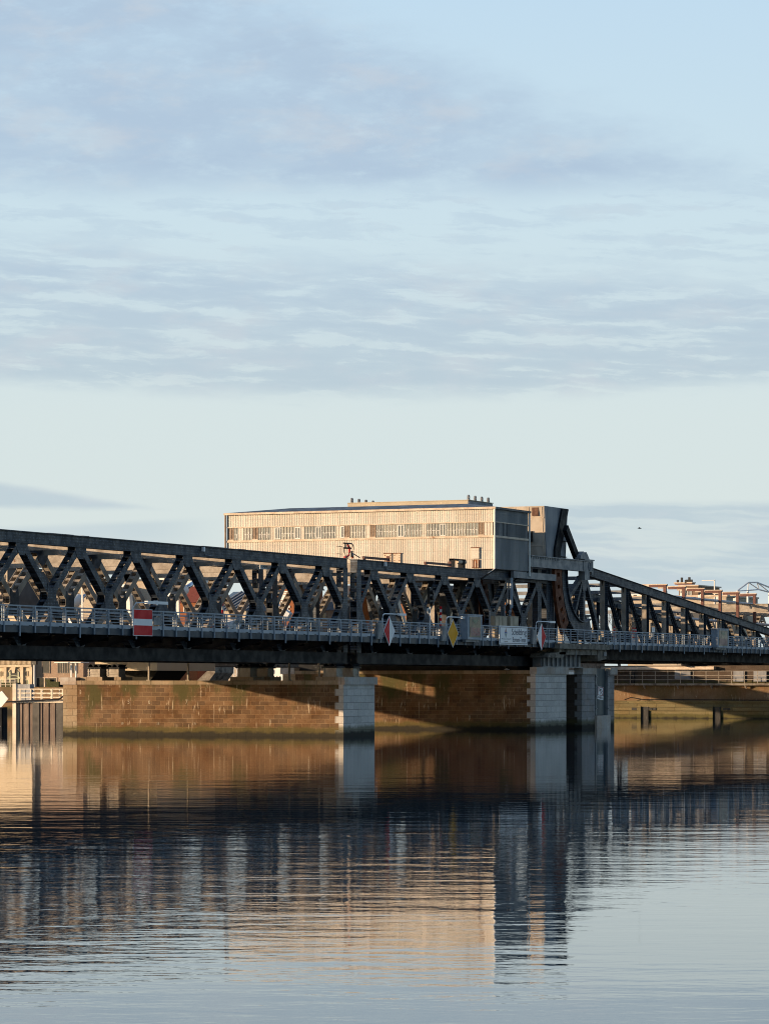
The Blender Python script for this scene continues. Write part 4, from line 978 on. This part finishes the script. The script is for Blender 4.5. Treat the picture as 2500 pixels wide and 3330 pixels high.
for k in range(5): yy = y1 - .4 - (y1 - y0 - .6) * k / 4; m.box(X_ - .34, X_ - .22, yy - .09, yy + .09, z1 + .28, zt)
for k in range(6): yy = y1 - .4 - (y1 - y0 - .6) * k / 5; m.box(X_ + 1.0, X_ + 1.08, yy - .05, yy + .05, z1 + .28, zt)
for f in (.0, .4): z = zt - f * (zt - z1 - .2); m.box(X_ + 1.0, X_ + 1.06, y0, y1, z - .04, z + .04)
m.build('railing', pale_wood, t)
yy = Yat(52, X_); t = tag(MB().box(X_ - .35, X_ + .1, yy - .26, yy + .26, -3, Zat(2223, X_, 207)).box(X_ + .1, X_ + .7, yy - 1.0, yy + .26, -3, z1).build('guide_post', pale_wood), 'tall cream guide post at the left end of the dolphin', 'guide post')
yy = Yat(64, X_ + 4); tag(MB().box(X_ + 4, X_ + 5, yy - 1.6, yy + .4, 2.3, Zat(2225, X_, 207)).box(X_ + 4.2, X_ + 4.8, yy - 1.2, yy, -3, 2.3).build('switch_cabinet', concrete_g), 'grey cabinet on a stand behind the cream guide post', 'switch cabinet')
yy = Yat(1, 330); tag(MB().box(330, 331, Yat(11, 330), Yat(-40, 330), -3, Zat(2300, 330, 200)).tube([(329.8, Yat(6, 330), -3), (329.8, Yat(6, 330), Zat(2302, 330, 200))], .12, 6).build('mooring_pile', steel_dark), 'dark pile standing in the water at the left edge', 'mooring pile')
yy = Yat(2, 345); zc = Zat(2273, 345, 200); tag(MB().prism([(yy + 1.2, zc), (yy - .2, zc - 1.0), (yy - 1.15, zc), (yy - .2, zc + 1.0)], 0, 345, 345.1).prism([(yy + .1, zc), (yy - .1, zc), (yy - .1, -3), (yy + .1, -3)], 0, 345.1, 345.3).build('diamond_marker', white_m), 'plain white diamond marker at the left edge above the water', 'marker')
tag(MB().tube([(353.2, Yat(-10, 353), Zat(2285, 353, 208)), (353.2, Yat(50, 353), Zat(2281, 353, 208)), (353.2, Yat(190, 353), Zat(2274, 353, 208)), (353.2, Yat(213, 353), Zat(2258, 353, 208))], .11, 6).build('black_cable', black_m), 'black cable sagging across the front of the gangway', 'cable')

# ------------------------------------------------------------------ buildings on the far bank
def wall_openings(t, X, wins):
    for w in wins:
        px0, px1, py0, py1, mat = w[:5]
        ya, yb = Yat(px1, X), Yat(px0, X); yc = (ya + yb) / 2
        zb, zt = Zat(py1, X, yc), Zat(py0, X, yc)
        m = MB().use(mat).box(X - .04, X + .2, ya, yb, zb, zt)
        fr = w[5] if len(w) > 5 else mull_m; n = w[6] if len(w) > 6 else 1
        m.use(fr); f = .10
        for a in ((ya - f, yb + f, zt, zt + f), (ya - f, yb + f, zb - f, zb), (ya - f, ya, zb, zt), (yb, yb + f, zb, zt)): m.box(X - .12, X + .1, *a)
        for k in range(1, n): u = ya + (yb - ya) * k / n; m.box(X - .1, X, u - .06, u + .06, zb, zt)
        m.build('window', None, t)
def building(label, X, px0, px1, pytop, mat, depth=14, wins=(), zb=4.4, roof=None, roof_h=3.0, cat='building', grp='buildings on the far bank', side=None):
    ya, yb = Yat(px1, X), Yat(px0, X); zt = Zat(pytop, X, (ya + yb) / 2)
    t = thing('brick_house' if 'brick' in label else 'town_building', (X, (ya + yb) / 2, zb), label, cat, grp)
    MB().use(mat).box(X, X + depth, ya, yb, zb, zt).build('wall', None, t)
    if side: MB().box(X + .05, X + depth, ya - .06, ya - .002, zb, zt).build('shaded_side_wall', side, t)  # thin dark sheet standing for shade on the near side
    if roof == 'flat': MB().box(X - .25, X + depth + .2, ya - .25, yb + .2, zt, zt + .35).build('roof', dark_slate_shade, t)
    elif roof: # ridge along Y
        m = MB().prism([(X - .4, zt), (X + depth + .4, zt), (X + depth / 2, zt + roof_h)], 1, ya - .3, yb + .3); m.build('roof', roof, t)
    wall_openings(t, X, wins)
    return t, ya, yb, zt
# ornate town hall, only its lower storey shows under the bridge
t, ya, yb, zt = building('ornate cream stone building with an arched doorway under the left end of the bridge', 505, -30, 106, 2000, stone_cream, 16, (
    (-2, 4, 2184, 2198, pane_d, stone_cream), (10, 16, 2184, 2198, pane_d, stone_cream), (84, 90, 2183, 2198, pane_d, stone_cream), (94, 101, 2183, 2198, pane_d, stone_cream),
    (-6, 3, 2212, 2245, pane_d, green_door), (5, 17, 2212, 2245, green_door, green_door, 2), (82, 88, 2212, 2245, pane_d, stone_cream), (90, 101, 2212, 2245, green_door, green_door, 2)))
S = lambda px, py, X=505: (Yat(px, X), Zat(py, X, 304))
def arch(px0, px1, pyspring, pybase, n=14):
    (a, zs), (b, _) = S(px0, pyspring), S(px1, pyspring); zb_ = S(px0, pybase)[1]; c, r = (a + b) / 2, abs(a - b) / 2
    return [(c - r, zb_)] + [(c - r * math.cos(math.pi * k / n), zs + r * math.sin(math.pi * k / n)) for k in range(n + 1)] + [(c + r, zb_)]
MB().prism(arch(24, 73, 2200, 2246), 0, 504.8, 505.2).build('arch_surround', stone_cream, t)
MB().use(pane_d).prism(arch(27, 71, 2201, 2246), 0, 504.7, 504.78).build('doorway', None, t)
m = MB()
for px in (37, 64): a = S(px, 2200)[0]; m.box(504.6, 504.69, a - .12, a + .12, 4.6, S(px, 2184)[1])
a0, b0 = S(30, 2206)[0], S(70, 2206)[0]; m.box(504.55, 504.69, b0, a0, S(30, 2208)[1], S(30, 2206)[1])
for k in range(8):
    t0, t1 = math.pi * k / 8, math.pi * (k + 1) / 8; c = (a0 + b0) / 2; r = .9
    m.prism([(c + q * math.cos(u) * 1.3, S(30, 2206)[1] + q * .5 * math.sin(u)) for q, u in ((r, t0), (r + .2, t0), (r + .2, t1), (r, t1))], 0, 504.55, 504.69)
m.build('door_frame', green_door, t)
m = MB(); za = S(0, 2164)[1]; m.box(504.5, 505, yb - 20 if False else ya, yb, za - .3, za + .1); z9 = S(0, 2155)[1]; m.box(504.6, 505, ya, yb, z9 + .6, z9 + .9)
for k in range(34): yy = yb - .2 - (yb - ya) * k / 34; m.box(504.6, 505, yy - .06, yy + .06, za + .15, z9 + .6)
for px in (21, 75, 104): a = S(px, 2200)[0]; m.box(504.6, 505, a - .3, a + .3, 4.5, za)
a = S(49, 2170)[0]; m.prism([(a - .45, za - .3), (a + .45, za - .3), (a + .25, za - 1.4), (a - .25, za - 1.4)], 0, 504.5, 504.8)
m.build('cornice', stone_cream, t)
building('modern pink brick building with wide dark windows under the left span', 506, 107, 272, 2020, brick_pink, 16, (
    (140, 163, 2150, 2188, pane_d), (190, 252, 2155, 2188, pane_d, mull_m, 8), (121, 145, 2205, 2246, pane_d, trim), (148, 158, 2205, 2246, pane_d, trim), (160, 185, 2205, 2246, pane_d, trim), (198, 212, 2205, 2246, pane_d, trim)), roof='flat')
tag(MB().box(505.2, 506, Yat(190, 505), Yat(150, 505), 4.5, 5.6).box(505.2, 506, Yat(162, 505), Yat(146, 505), 5.6, 6.0).build('hedge', hedge_m), 'clipped dark hedge in front of the pink brick building', 'hedge')
tag(MB().box(496, 498, Yat(50, 496), Yat(6, 496), 4.5, 5.4).build('hedge', hedge_m), 'low dark hedge in front of the ornate cream building', 'hedge')
# canopy on two posts beside the modern building
t = thing('shelter', (496, Yat(240, 496), 4.5), 'flat white shelter roof on thin posts behind the left end of the near pier', 'shelter')
MB().box(495.5, 498.5, Yat(268, 496), Yat(182, 496), Zat(2156, 496, 290), Zat(2153, 496, 290)).build('roof', white_m, t)
for px in (232, 247): yy = Yat(px, 496); MB().box(496, 496.25, yy - .12, yy + .12, 4.5, Zat(2156, 496, 290)).build('post', white_m, t)
t = thing('street_lamp', (491.5, Yat(113, 491.5), 4.5), 'white lamp post with a dark camera head in front of the pink brick building', 'street lamp')
yy = Yat(113, 491.5); MB().tube([(491.5, yy, 4.5), (491.5, yy, 10.2)], [.2, .13], 8).build('pole', white_m, t); MB().box(491.2, 491.8, yy - .5, yy + .25, 8.6, 9.5).build('head', black_m, t)
t = thing('quay_fence', (487, Yat(20, 487), 4.6), 'thin cream railing along the far quay on the left', 'fence')
m = MB(); a, b = Yat(50, 489.5), Yat(-12, 489.5)
for z in (5.0, 5.5, 6.0): m.box(489.5, 489.58, a, b, z - .04, z + .04)
for k in range(5): yy = a + (b - a) * k / 4; m.box(489.5, 489.6, yy - .05, yy + .05, 4.6, 6.0)
m.build('railing', pale_wood, t)
# seen through the lattice
building('beige block with a flat roof behind the far left of the truss', 525, -70, 25, 1850, brick_tan, 20, ((6, 18, 1872, 1884, pane_d), (-20, -8, 1872, 1884, pane_d)), roof='flat', side=dark_slate_shade)
building('brown brick house with a steep slate roof behind the left end of the truss', 540, 58, 118, 1965, brick_brown, 12, ((70, 78, 1990, 2010, pane_d),), roof=slate, roof_h=4.6)
yy = Yat(82, 560); t = thing('storage_tank', (560, yy, 4.5), 'dark navy round tank with a low domed top behind the railing at the left', 'tank')
m = MB(); zt = Zat(1926, 560, 333); ring = 20; R_ = abs(Yat(50, 560) - Yat(112, 560)) / 2
m.tube([(560, yy, 4.5), (560, yy, zt - .5), (560, yy, zt - .1), (560, yy, zt)], [R_, R_, R_ * .9, .1], ring); m.build('shell', tank_m, t, False)
MB().tube([(560 - R_ - .1, yy - .6, zt), (560 - R_ - .2, yy - 1.6, 8)], .07, 5).build('pipe', steel_pale, t)
t, ya, yb, zt = building('cream house with a sloping glazed roof behind the second crossing of the left span', 545, 180, 236, 1892, brick_tan, 12, (), roof=None)
m = MB().prism([(545, zt), (557, zt), (557, zt + 3.4), (554, zt + 3.4)], 1, ya, yb); m.build('glass_roof', concrete_g, t); m = MB()
for k in range(7): u = ya + (yb - ya) * k / 6; m.beam((544.9, u, zt + .05), (553.9, u, zt + 3.5), .12, .12)
for k in range(16): u = ya + (yb - ya) * k / 15; m.box(543.6, 543.66, u - .03, u + .03, zt - 1.6, zt - .2)
m.build('glazing_bars', steel_dark, t)
building('light tan building with small windows behind the white cylinder', 530, 236, 312, 1902, brick_tan, 14, ((245, 256, 1930, 1948, pane_d), (245, 256, 1965, 1985, pane_d), (282, 292, 1930, 1948, pane_d)), roof='flat')
building('pale yellow apartment block with balconies behind the white pylon', 540, 366, 478, 1890, brick_tan, 14, ((428, 438, 1932, 1956, pane_m, trim), (441, 450, 1932, 1956, pane_d, trim), (372, 392, 1866, 1886, pane_d, white_m, 3)), roof='flat')
t = thing('balcony', (538, Yat(450, 538), 12), 'slatted balcony front on the pale yellow apartment block', 'balcony'); m = MB()
for k in range(22): u = Yat(468, 538) + .32 * k; m.box(538, 538.1, u, u + .14, Zat(1986, 538, 290), Zat(1957, 538, 290))
m.box(538, 540, Yat(468, 538), Yat(468, 538) + 7.1, Zat(1990, 538, 290), Zat(1986, 538, 290)); m.build('slats', brick_tan, t)
building('white flat building behind the middle of the left span', 560, 478, 632, 1866, white_m, 14, (), roof=None)
building('red brick house with a red tiled roof behind the left span', 520, 552, 642, 1960, brick_red, 12, ((600, 610, 1975, 1990, pane_d, white_m),), roof=redtile, roof_h=3.2)
t, ya, yb, zt = building('low building with a blue standing seam metal roof behind the left span', 500, 690, 800, 1986, brick_tan, 14, ((700, 708, 1992, 2010, pane_d), (770, 780, 1992, 2010, pane_d)), roof=None)
MB().prism([(499.6, zt), (514.4, zt), (509, zt + 3.6)], 1, ya - .4, yb + .4).build('roof', bluroof, t); m = MB()
for k in range(8): u = ya + 1.0 * k * (yb - ya) / 7.2; m.beam((499.55, u, zt + .1), (508.9, u - 1.2, zt + 3.7), .22, .16)
m.build('roof_seam', concrete_g, t)
t, ya, yb, zt = building('red brick gabled house with white window surrounds behind the left span', 520, 884, 956, 1915, brick_red, 12, ((913, 921, 1956, 1979, pane_m, white_m, 2), (923, 931, 1956, 1979, pane_m, white_m, 2), (893, 902, 2004, 2024, pane_m, white_m, 2)), roof=slate, roof_h=3.5)
m = MB(); u0, u1 = Yat(935, 519.9), Yat(909, 519.9); z0 = Zat(1955, 520, 257)
m.box(519.85, 519.98, u0, u1, z0 + .15, z0 + 1.2)
for k in range(5): m.box(519.85, 519.98, u0 - (.5 if k % 2 else .15), u0, z0 - .4 - k * .4 - .4, z0 - .4 - k * .4)
for z in (zt - .6, zt - .9): m.box(519.85, 519.98, ya, yb, z, z + .2)
m.build('white_trim', white_m, t)
building('grey slate roofed house behind the joint of the two spans', 515, 1030, 1100, 1985, brick_brown, 12, ((1050, 1060, 1995, 2010, pane_d),), roof=slate, roof_h=4.6)
building('tan and orange house behind the red and white diamond sign', 500, 1262, 1330, 1962, brick_red, 12, ((1270, 1280, 1990, 2010, pane_m, white_m), (1290, 1300, 1990, 2010, pane_m, white_m)), roof=slate, roof_h=3.0)
building('cream rendered building behind the second span', 505, 1335, 1440, 1925, stone_cream, 12, ((1350, 1358, 1940, 1955, pane_d), (1385, 1392, 1990, 2010, pane_d)), roof='flat')
building('white low building behind the bascule tower', 520, 1750, 1835, 2002, white_m, 12, ((1770, 1780, 2015, 2030, pane_d),), roof='flat')
# bright pergola and house under the bridge
t = thing('pergola', (492, Yat(905, 492), 4.5), 'bright white pergola in front of a white house under the left span', 'pergola')
m = MB(); a, b = Yat(938, 492), Yat(874, 492); zp = Zat(2193, 492, 250); m.box(492, 494, a, b, zp - .3, zp); m.build('beam', white_m, t)
for px in (880, 896, 917, 934): u = Yat(px, 492); MB().box(492, 492.4, u - .16, u + .16, 4.5, zp - .3).build('post', white_m, t)
building('white house with many small panes under the left span', 500, 866, 952, 2150, white_m, 10, ((876, 886, 2196, 2212, pane_m, white_m, 3), (900, 912, 2197, 2212, pane_d, white_m, 3), (878, 890, 2180, 2189, pane_m, white_m, 4)), roof=None)
# the newer bridge upstream
t = thing('newer_bridge', (316, 178, 8), 'newer flat bridge deck running behind the lattice spans, with a tan box girder', 'bridge')
MB().box(276, 316, 172, 184, 8.5, 9.3).box(276, 303, 172, 172.3, 9.3, 10.9).box(276, 303, 183.7, 184, 9.3, 10.6).build('deck', bconc, t)  # upright slabs on the deck added, hidden from view, to shade the piers
MB().box(316, 330, 172, 180, 6.6, 9.3).build('girder_end', box_m, t)
MB().box(330, 460, 172.6, 184, 7.2, 9.3).build('girder', bconc, t)
MB().prism([(173.5, 6.6), (182.5, 6.6), (181, 5.0), (180, -3), (176, -3), (175, 5.0)], 0, 319, 326).build('pier', pier_dark_shaded, t)
# tan box girder on a pier, trestle, stair, hydraulic cylinder, white pylon
t = thing('trestle', (430, Yat(750, 430), 4.6), 'grey steel trestle with crossed bracing under the left span', 'trestle')
a, b = Yat(705, 430), Yat(737, 430); m = MB(); z0, z1 = 0, 8.2
for y in (a, b): m.box(430, 430.3, y - .16, y + .16, z0, z1)
m.beam((430.1, a, 5.0), (430.1, b, 8.0), .1, .16, (1, 0, 0)); m.beam((430.35, a, 8.0), (430.35, b, 5.0), .1, .16, (1, 0, 0)); m.box(430, 430.2, b, a, 6.2, 6.35); m.build('frame', blue_lat, t); m = MB()
for k in range(6):
    u = Yat(752 + 9 * k, 436); m.box(436, 436.12, u - .06, u + .06, 4.6, 8.0)
for z in (5.6, 6.6, 7.4): m.box(436, 436.1, Yat(800, 436), Yat(752, 436), z, z + .1)
m.build('side_frame', blue_lat, t)
MB().beam((434, Yat(770, 434), 8.2), (434, Yat(795, 434), 5.2), .12, .3, (1, 0, 0)).build('stair_stringer', blue_lat, t)
t = tag(MB().prism([(Yat(640, 420), 5.1), (Yat(640, 420), 5.6), (Yat(690, 420), 7.7), (Yat(700, 420), 7.7), (Yat(700, 420), 6.8), (Yat(672, 420), 5.1)], 0, 420, 426).build('stair_slab', bconc), 'weathered concrete stair slab beside the crossed trestle under the left span', 'stair')
y = Yat(523, 418); t = thing('warning_board', (418, y, 4.6), 'bright orange red board with two vertical bars under the left span', 'warning board')
MB().box(418, 418.15, y - .52, y + .52, 5.6, 6.82).build('board', paint('board_orange', (.55, .10, .05), (.5, .08, .04)), t); MB().box(417.93, 418, y - .06, y + .06, 5.62, 6.8).build('bar', trim, t); MB().box(418.15, 418.25, y - .06, y + .06, -1, 6).build('post', steel_pale, t)
t = tag(MB().box(440, 446, Yat(1075, 440), Yat(958, 440), -2, 6.9).box(439.6, 446, Yat(1075, 440), Yat(972, 440), 6.9, 7.3).build('retaining_wall', pier_grey), 'grey stone retaining wall under the left span near the granite pier end', 'retaining wall')
def Q(px, py, X): y = Yat(px, X); return (X, y, Zat(py, X, y))
YN = 177.0
def QN(px, py, Y=YN): x = Xat(px, Y); return (x, Y, Zat(py, x, Y))
t = thing('hydraulic_cylinder', QN(245, 1958), 'white hydraulic cylinder with a polished rod seen through the left span', 'hydraulic cylinder', 'hydraulic cylinders of the newer bridge')
MB().tube([QN(231, 1966), QN(235, 1963), QN(258, 1949), QN(264, 1945)], [.36, .62, .62, .4], 14).build('barrel', white_m, t, True); MB().tube([QN(262, 1946), QN(292, 1928)], .2, 10).build('rod', chrome, t, True)
q = QN(236, 1962); MB().box(q[0] - .3, q[0] + .3, YN - .3, YN + .3, 9.3, q[2]).build('stand', signw, t)
t = thing('hydraulic_cylinder', QN(620, 1905), 'polished blue rod of a second cylinder, above the red brick house', 'hydraulic cylinder', 'hydraulic cylinders of the newer bridge')
MB().tube([QN(598, 1918), QN(632, 1894)], .28, 10).build('rod', chrome, t, True); MB().tube([QN(560, 1945), QN(600, 1917)], .62, 12).build('barrel', white_m, t, True); q = QN(563, 1943); MB().box(q[0] - .3, q[0] + .3, YN - .3, YN + .3, 9.3, q[2]).build('stand', signw, t)
def pylon(px, w, py, Y, label):
    x = Xat(px, Y); zt = Zat(py, x, Y); t = thing('white_pylon', (x, Y, 9.3), label, 'pylon', 'white posts of the newer bridge')
    MB().prism([(Y - w * 1.35, 9.3), (Y + w * 1.35, 9.3), (Y + w * .75, zt), (Y - w * .45, zt)], 0, x, x + w * 1.2).build('shaft', white_m, t); return t
pylon(412, .62, 1908, 178, 'broad tapering white pylon left of the striped red panel top'); pylon(241, .24, 1905, 179, 'slim white post left of the white hydraulic cylinder'); pylon(578, .22, 1915, 178, 'slim white post in front of the red tiled house')
pylon(268, .1, 1903, 174, 'thin white mast through the left span'); pylon(718, .35, 1958, 178, 'short white pylon behind the striped barrier pole')
for px0, px1, py0, py1, l in ((238, 286, 1903, 1911, 'white crossbeam over the slim white post and hydraulic cylinder'), (366, 440, 1900, 1909, 'white crossbeam on top of the broad white pylon')):
    x = Xat((px0 + px1) / 2, 179); tag(MB().box(x - .4, x + .4, Yat(px1, x), Yat(px0, x), Zat(py1, x, 179), Zat(py0, x, 179)).build('crossbeam', white_m), l, 'crossbeam', 'white crossbeams of the newer bridge')
for (p_, q_, w, l) in (((893, 1975), (940, 2008), 1.0, 'grey blue sloping girder in front of the red brick gabled house'), ((1278, 1945), (1312, 2050), .9, 'tan sloping girder behind the red and white diamond sign')):
    tag(MB().beam(Q(*p_, 455), Q(*q_, 455), 1.2, 1.5 * w, (1, 0, 0)).build('sloping_girder', blue_lat if p_[0] < 1000 else box_m), l, 'girder')
for px, l in ((1334, 'tan column left of the cream building behind the second span'), (1411, 'tan column right of the traffic light')):
    y = Yat(px, 460); tag(MB().box(460, 461, y - .45, y + .45, 4, 15.5).box(461, 462, y - .8, y + .2, 4, 15.5).build('tan_column', box_m), l, 'column', 'tan columns of the newer bridge')

# ------------------------------------------------------------------ right background
t, ya, yb, zt = building('brick apartment house with two chimneys showing above the leaf on the right', 640, 2206, 2269, 1906, brick_brown, 14, ((2212, 2220, 1922, 1934, pane_d, white_m, 2), (2229, 2234, 1920, 1936, pane_d, white_m), (2240, 2246, 1920, 1936, pane_m, white_m)), roof=None)
MB().box(639.8, 655, ya - .1, yb + .1, zt, zt + .25).build('roof', trim, t)
for px, w, py in ((2216, 1.3, 1898), (2243, .7, 1897)):
    y = Yat(px, 645); m = MB().use(brick_red).box(644, 646, y - w, y + w, zt + .5, Zat(py, 645, y)).use(trim).box(643.8, 646.2, y - w - .15, y + w + .15, Zat(py, 645, y), Zat(py, 645, y) + .25).use(black_m)
    for q in range(3): m.box(644.6, 645.2, y - w + .2 + q * w * .7, y - w + .55 + q * w * .7, Zat(py, 645, y) + .25, Zat(py, 645, y) + (1.3 if q % 2 else .8))
    m.build('chimney', None, t)
t, ya, yb, zt = building('long tan corrugated building behind the sloping leaf', 600, 2040, 2360, 1942, brick_tan, 20, (), roof=None)
MB().box(599.7, 620, ya - .3, yb + .3, zt, zt + .35).build('roof', trim, t); MB().box(599.4, 600, ya, yb, zt - 4.2, zt - 2.6).build('shadow_band', dark_slate_shade, t)  # dark strip is painted shade below the tan front
building('white flat roofed house behind the top of the leaf', 620, 2050, 2100, 1932, white_m, 12, ((2060, 2066, 1936, 1940, pane_d),), roof=None)
tag(MB().tube([(600, Yat(2322, 600), 4.5), (600, Yat(2322, 600), Zat(1888, 600, 214))], [.25, .14], 8).box(599.8, 600.2, Yat(2322, 600), Yat(2322, 600) + 2.6, Zat(1891, 600, 214), Zat(1889, 600, 214)).build('street_lamp', white_m), 'white street lamp rising above the roofs on the right', 'street lamp')
# red oxide catenary portals on the railway side
pk = None; labs = ['leftmost red oxide portal post, just above the leaf chord', 'red oxide portal post in front of the chimneyed brick house', 'third red oxide portal post, right of the chimneyed brick house', 'red oxide portal post beside the white street lamp', 'fifth red oxide portal post, left of the blue lattice gantry', 'rightmost red oxide portal post, below the blue lattice gantry']
for k, (px, l) in enumerate(zip((2161, 2222, 2283, 2340, 2397, 2452), labs)):
    x = Xat(px, 150.0); zt = 19.0
    if pk is None:
        pk = thing('catenary_portal', (x, 150, 9.72), l, 'catenary portal', 'red oxide portals along the railway'); px0_ = x
        MB().box(x - .22, x + .22, 149.8, 150.2, 9.72, zt).build('post', oxide_m, pk); MB().use(oxide_m).box(x - .2, x + .2, 150.2, 152.3, zt - .34, zt).use(trim).box(x + .25, x + .6, 149.8, 154.0, zt - .2, zt + .12).build('arm', None, pk)
        MB().use(white_m).tube([(x + .1, 153.0, zt - .5), (x + .1, 153.0, zt - 1.6)], .13, 6).box(x - .1, x + .4, 152.6, 153.4, zt - 1.0, zt - .6).build('insulator', None, pk)
    else: copy_tree(pk, (x, 150, 9.72 - .05 * k), None, label=l)
for z, y, l in ((17.6, 151.2, 'upper grey tube running level between the red oxide portals'), (14.6, 150.6, 'lower grey tube running level between the red oxide portals')):
    tag(MB().tube([(Xat(2120, y), y, z), (Xat(2520, y), y, z - .4)], .2, 8).build('overhead_tube', blue_lat), l, 'overhead tube', 'overhead tubes along the railway')
t = thing('lattice_gantry', (478, 152, 17.3), 'pale blue triangulated gantry peaking above the far right span', 'gantry')
def R3(px, py, y): x = Xat(px, y); return (x, y, Zat(py, x, y))
for y in (153.0, 156.5):
    m = MB(); pts = [R3(2395, 1922, y), R3(2432, 1894, y), R3(2460, 1894, y), R3(2505, 1912, y), R3(2560, 1934, y)]; low = [R3(2430, 1920, y), R3(2466, 1917, y), R3(2500, 1926, y), R3(2540, 1934, y)]
    for a, b in zip(pts[:-1], pts[1:]): m.tube([a, b], .12, 6)
    for a, b in zip(low[:-1], low[1:]): m.tube([a, b], .11, 6)
    for a, b in ((pts[0], low[0]), (low[0], pts[1]), (pts[1], low[1]), (low[1], pts[2]), (pts[2], low[2]), (low[2], pts[3]), (pts[3], low[3])): m.tube([a, b], .09, 5)
    m.tube([low[0], (low[0][0], y, 17.2)], .2, 6); m.tube([low[2], (low[2][0], y, 17.2)], .2, 6); m.build('side_frame', gantry_m, t)
m = MB()
for a, b in zip((R3(2395, 1922, 153), R3(2432, 1894, 153), R3(2460, 1894, 153), R3(2505, 1912, 153)), (R3(2395, 1922, 156.5), R3(2432, 1894, 156.5), R3(2460, 1894, 156.5), R3(2505, 1912, 156.5))): m.tube([a, b], .1, 5)
m.build('cross_tie', gantry_m, t)

# ------------------------------------------------------------------ winter trees
def bare_tree(px, X, h, seed, label):
    rnd = random.Random(seed); y = Yat(px, X); t = thing('bare_tree', (X, y, 4.4), label, 'tree', 'bare winter trees on the far bank')
    MB().tube([(X, y, 4.4), (X + .1, y, 4.4 + h * .25), (X - .1, y + .2, 4.4 + h * .45)], [.38, .28, .18], 7).build('trunk', bark, t)
    m = MB()
    def grow(p, d, L, r, lv):
        q = p + d * L; m.tube([p, q], [r, r * .6], 3, False)
        if lv == 0: return
        for k in range(4 if lv > 1 else 5):
            a = rnd.uniform(0, 6.28); s_ = rnd.uniform(.35, .8); v = Vector((math.cos(a) * s_, math.sin(a) * s_, 0))
            grow(p + d * L * rnd.uniform(.45, 1), (d + v + Vector((0, 0, .12))).normalized(), L * rnd.uniform(.55, .78), r * .55, lv - 1)
    for k in range(5):
        a = k * 1.26 + rnd.uniform(-.3, .3); grow(Vector((X, y, 4.4 + h * rnd.uniform(.22, .42))), Vector((math.cos(a) * .6, math.sin(a) * .6, 1)).normalized(), h * .24, .14, 4)
    m.build('crown', bark, t)
for k, (px, X, h, l) in enumerate(((745, 570, 21, 'bare winter tree left above the blue metal roof'), (775, 585, 22, 'bare winter tree right above the blue metal roof'), (612, 600, 22, 'bare brown tree above the polished blue rod'), (648, 600, 21, 'bare brown tree between the red brick house and the blue roof'), (2012, 560, 17, 'bare tree seen between the first posts of the leaf'), (1795, 540, 12, 'low bare tree right of the curved rack columns'))):
    bare_tree(px, X, h, 40 + k, l)
bpy.context.view_layer.update()
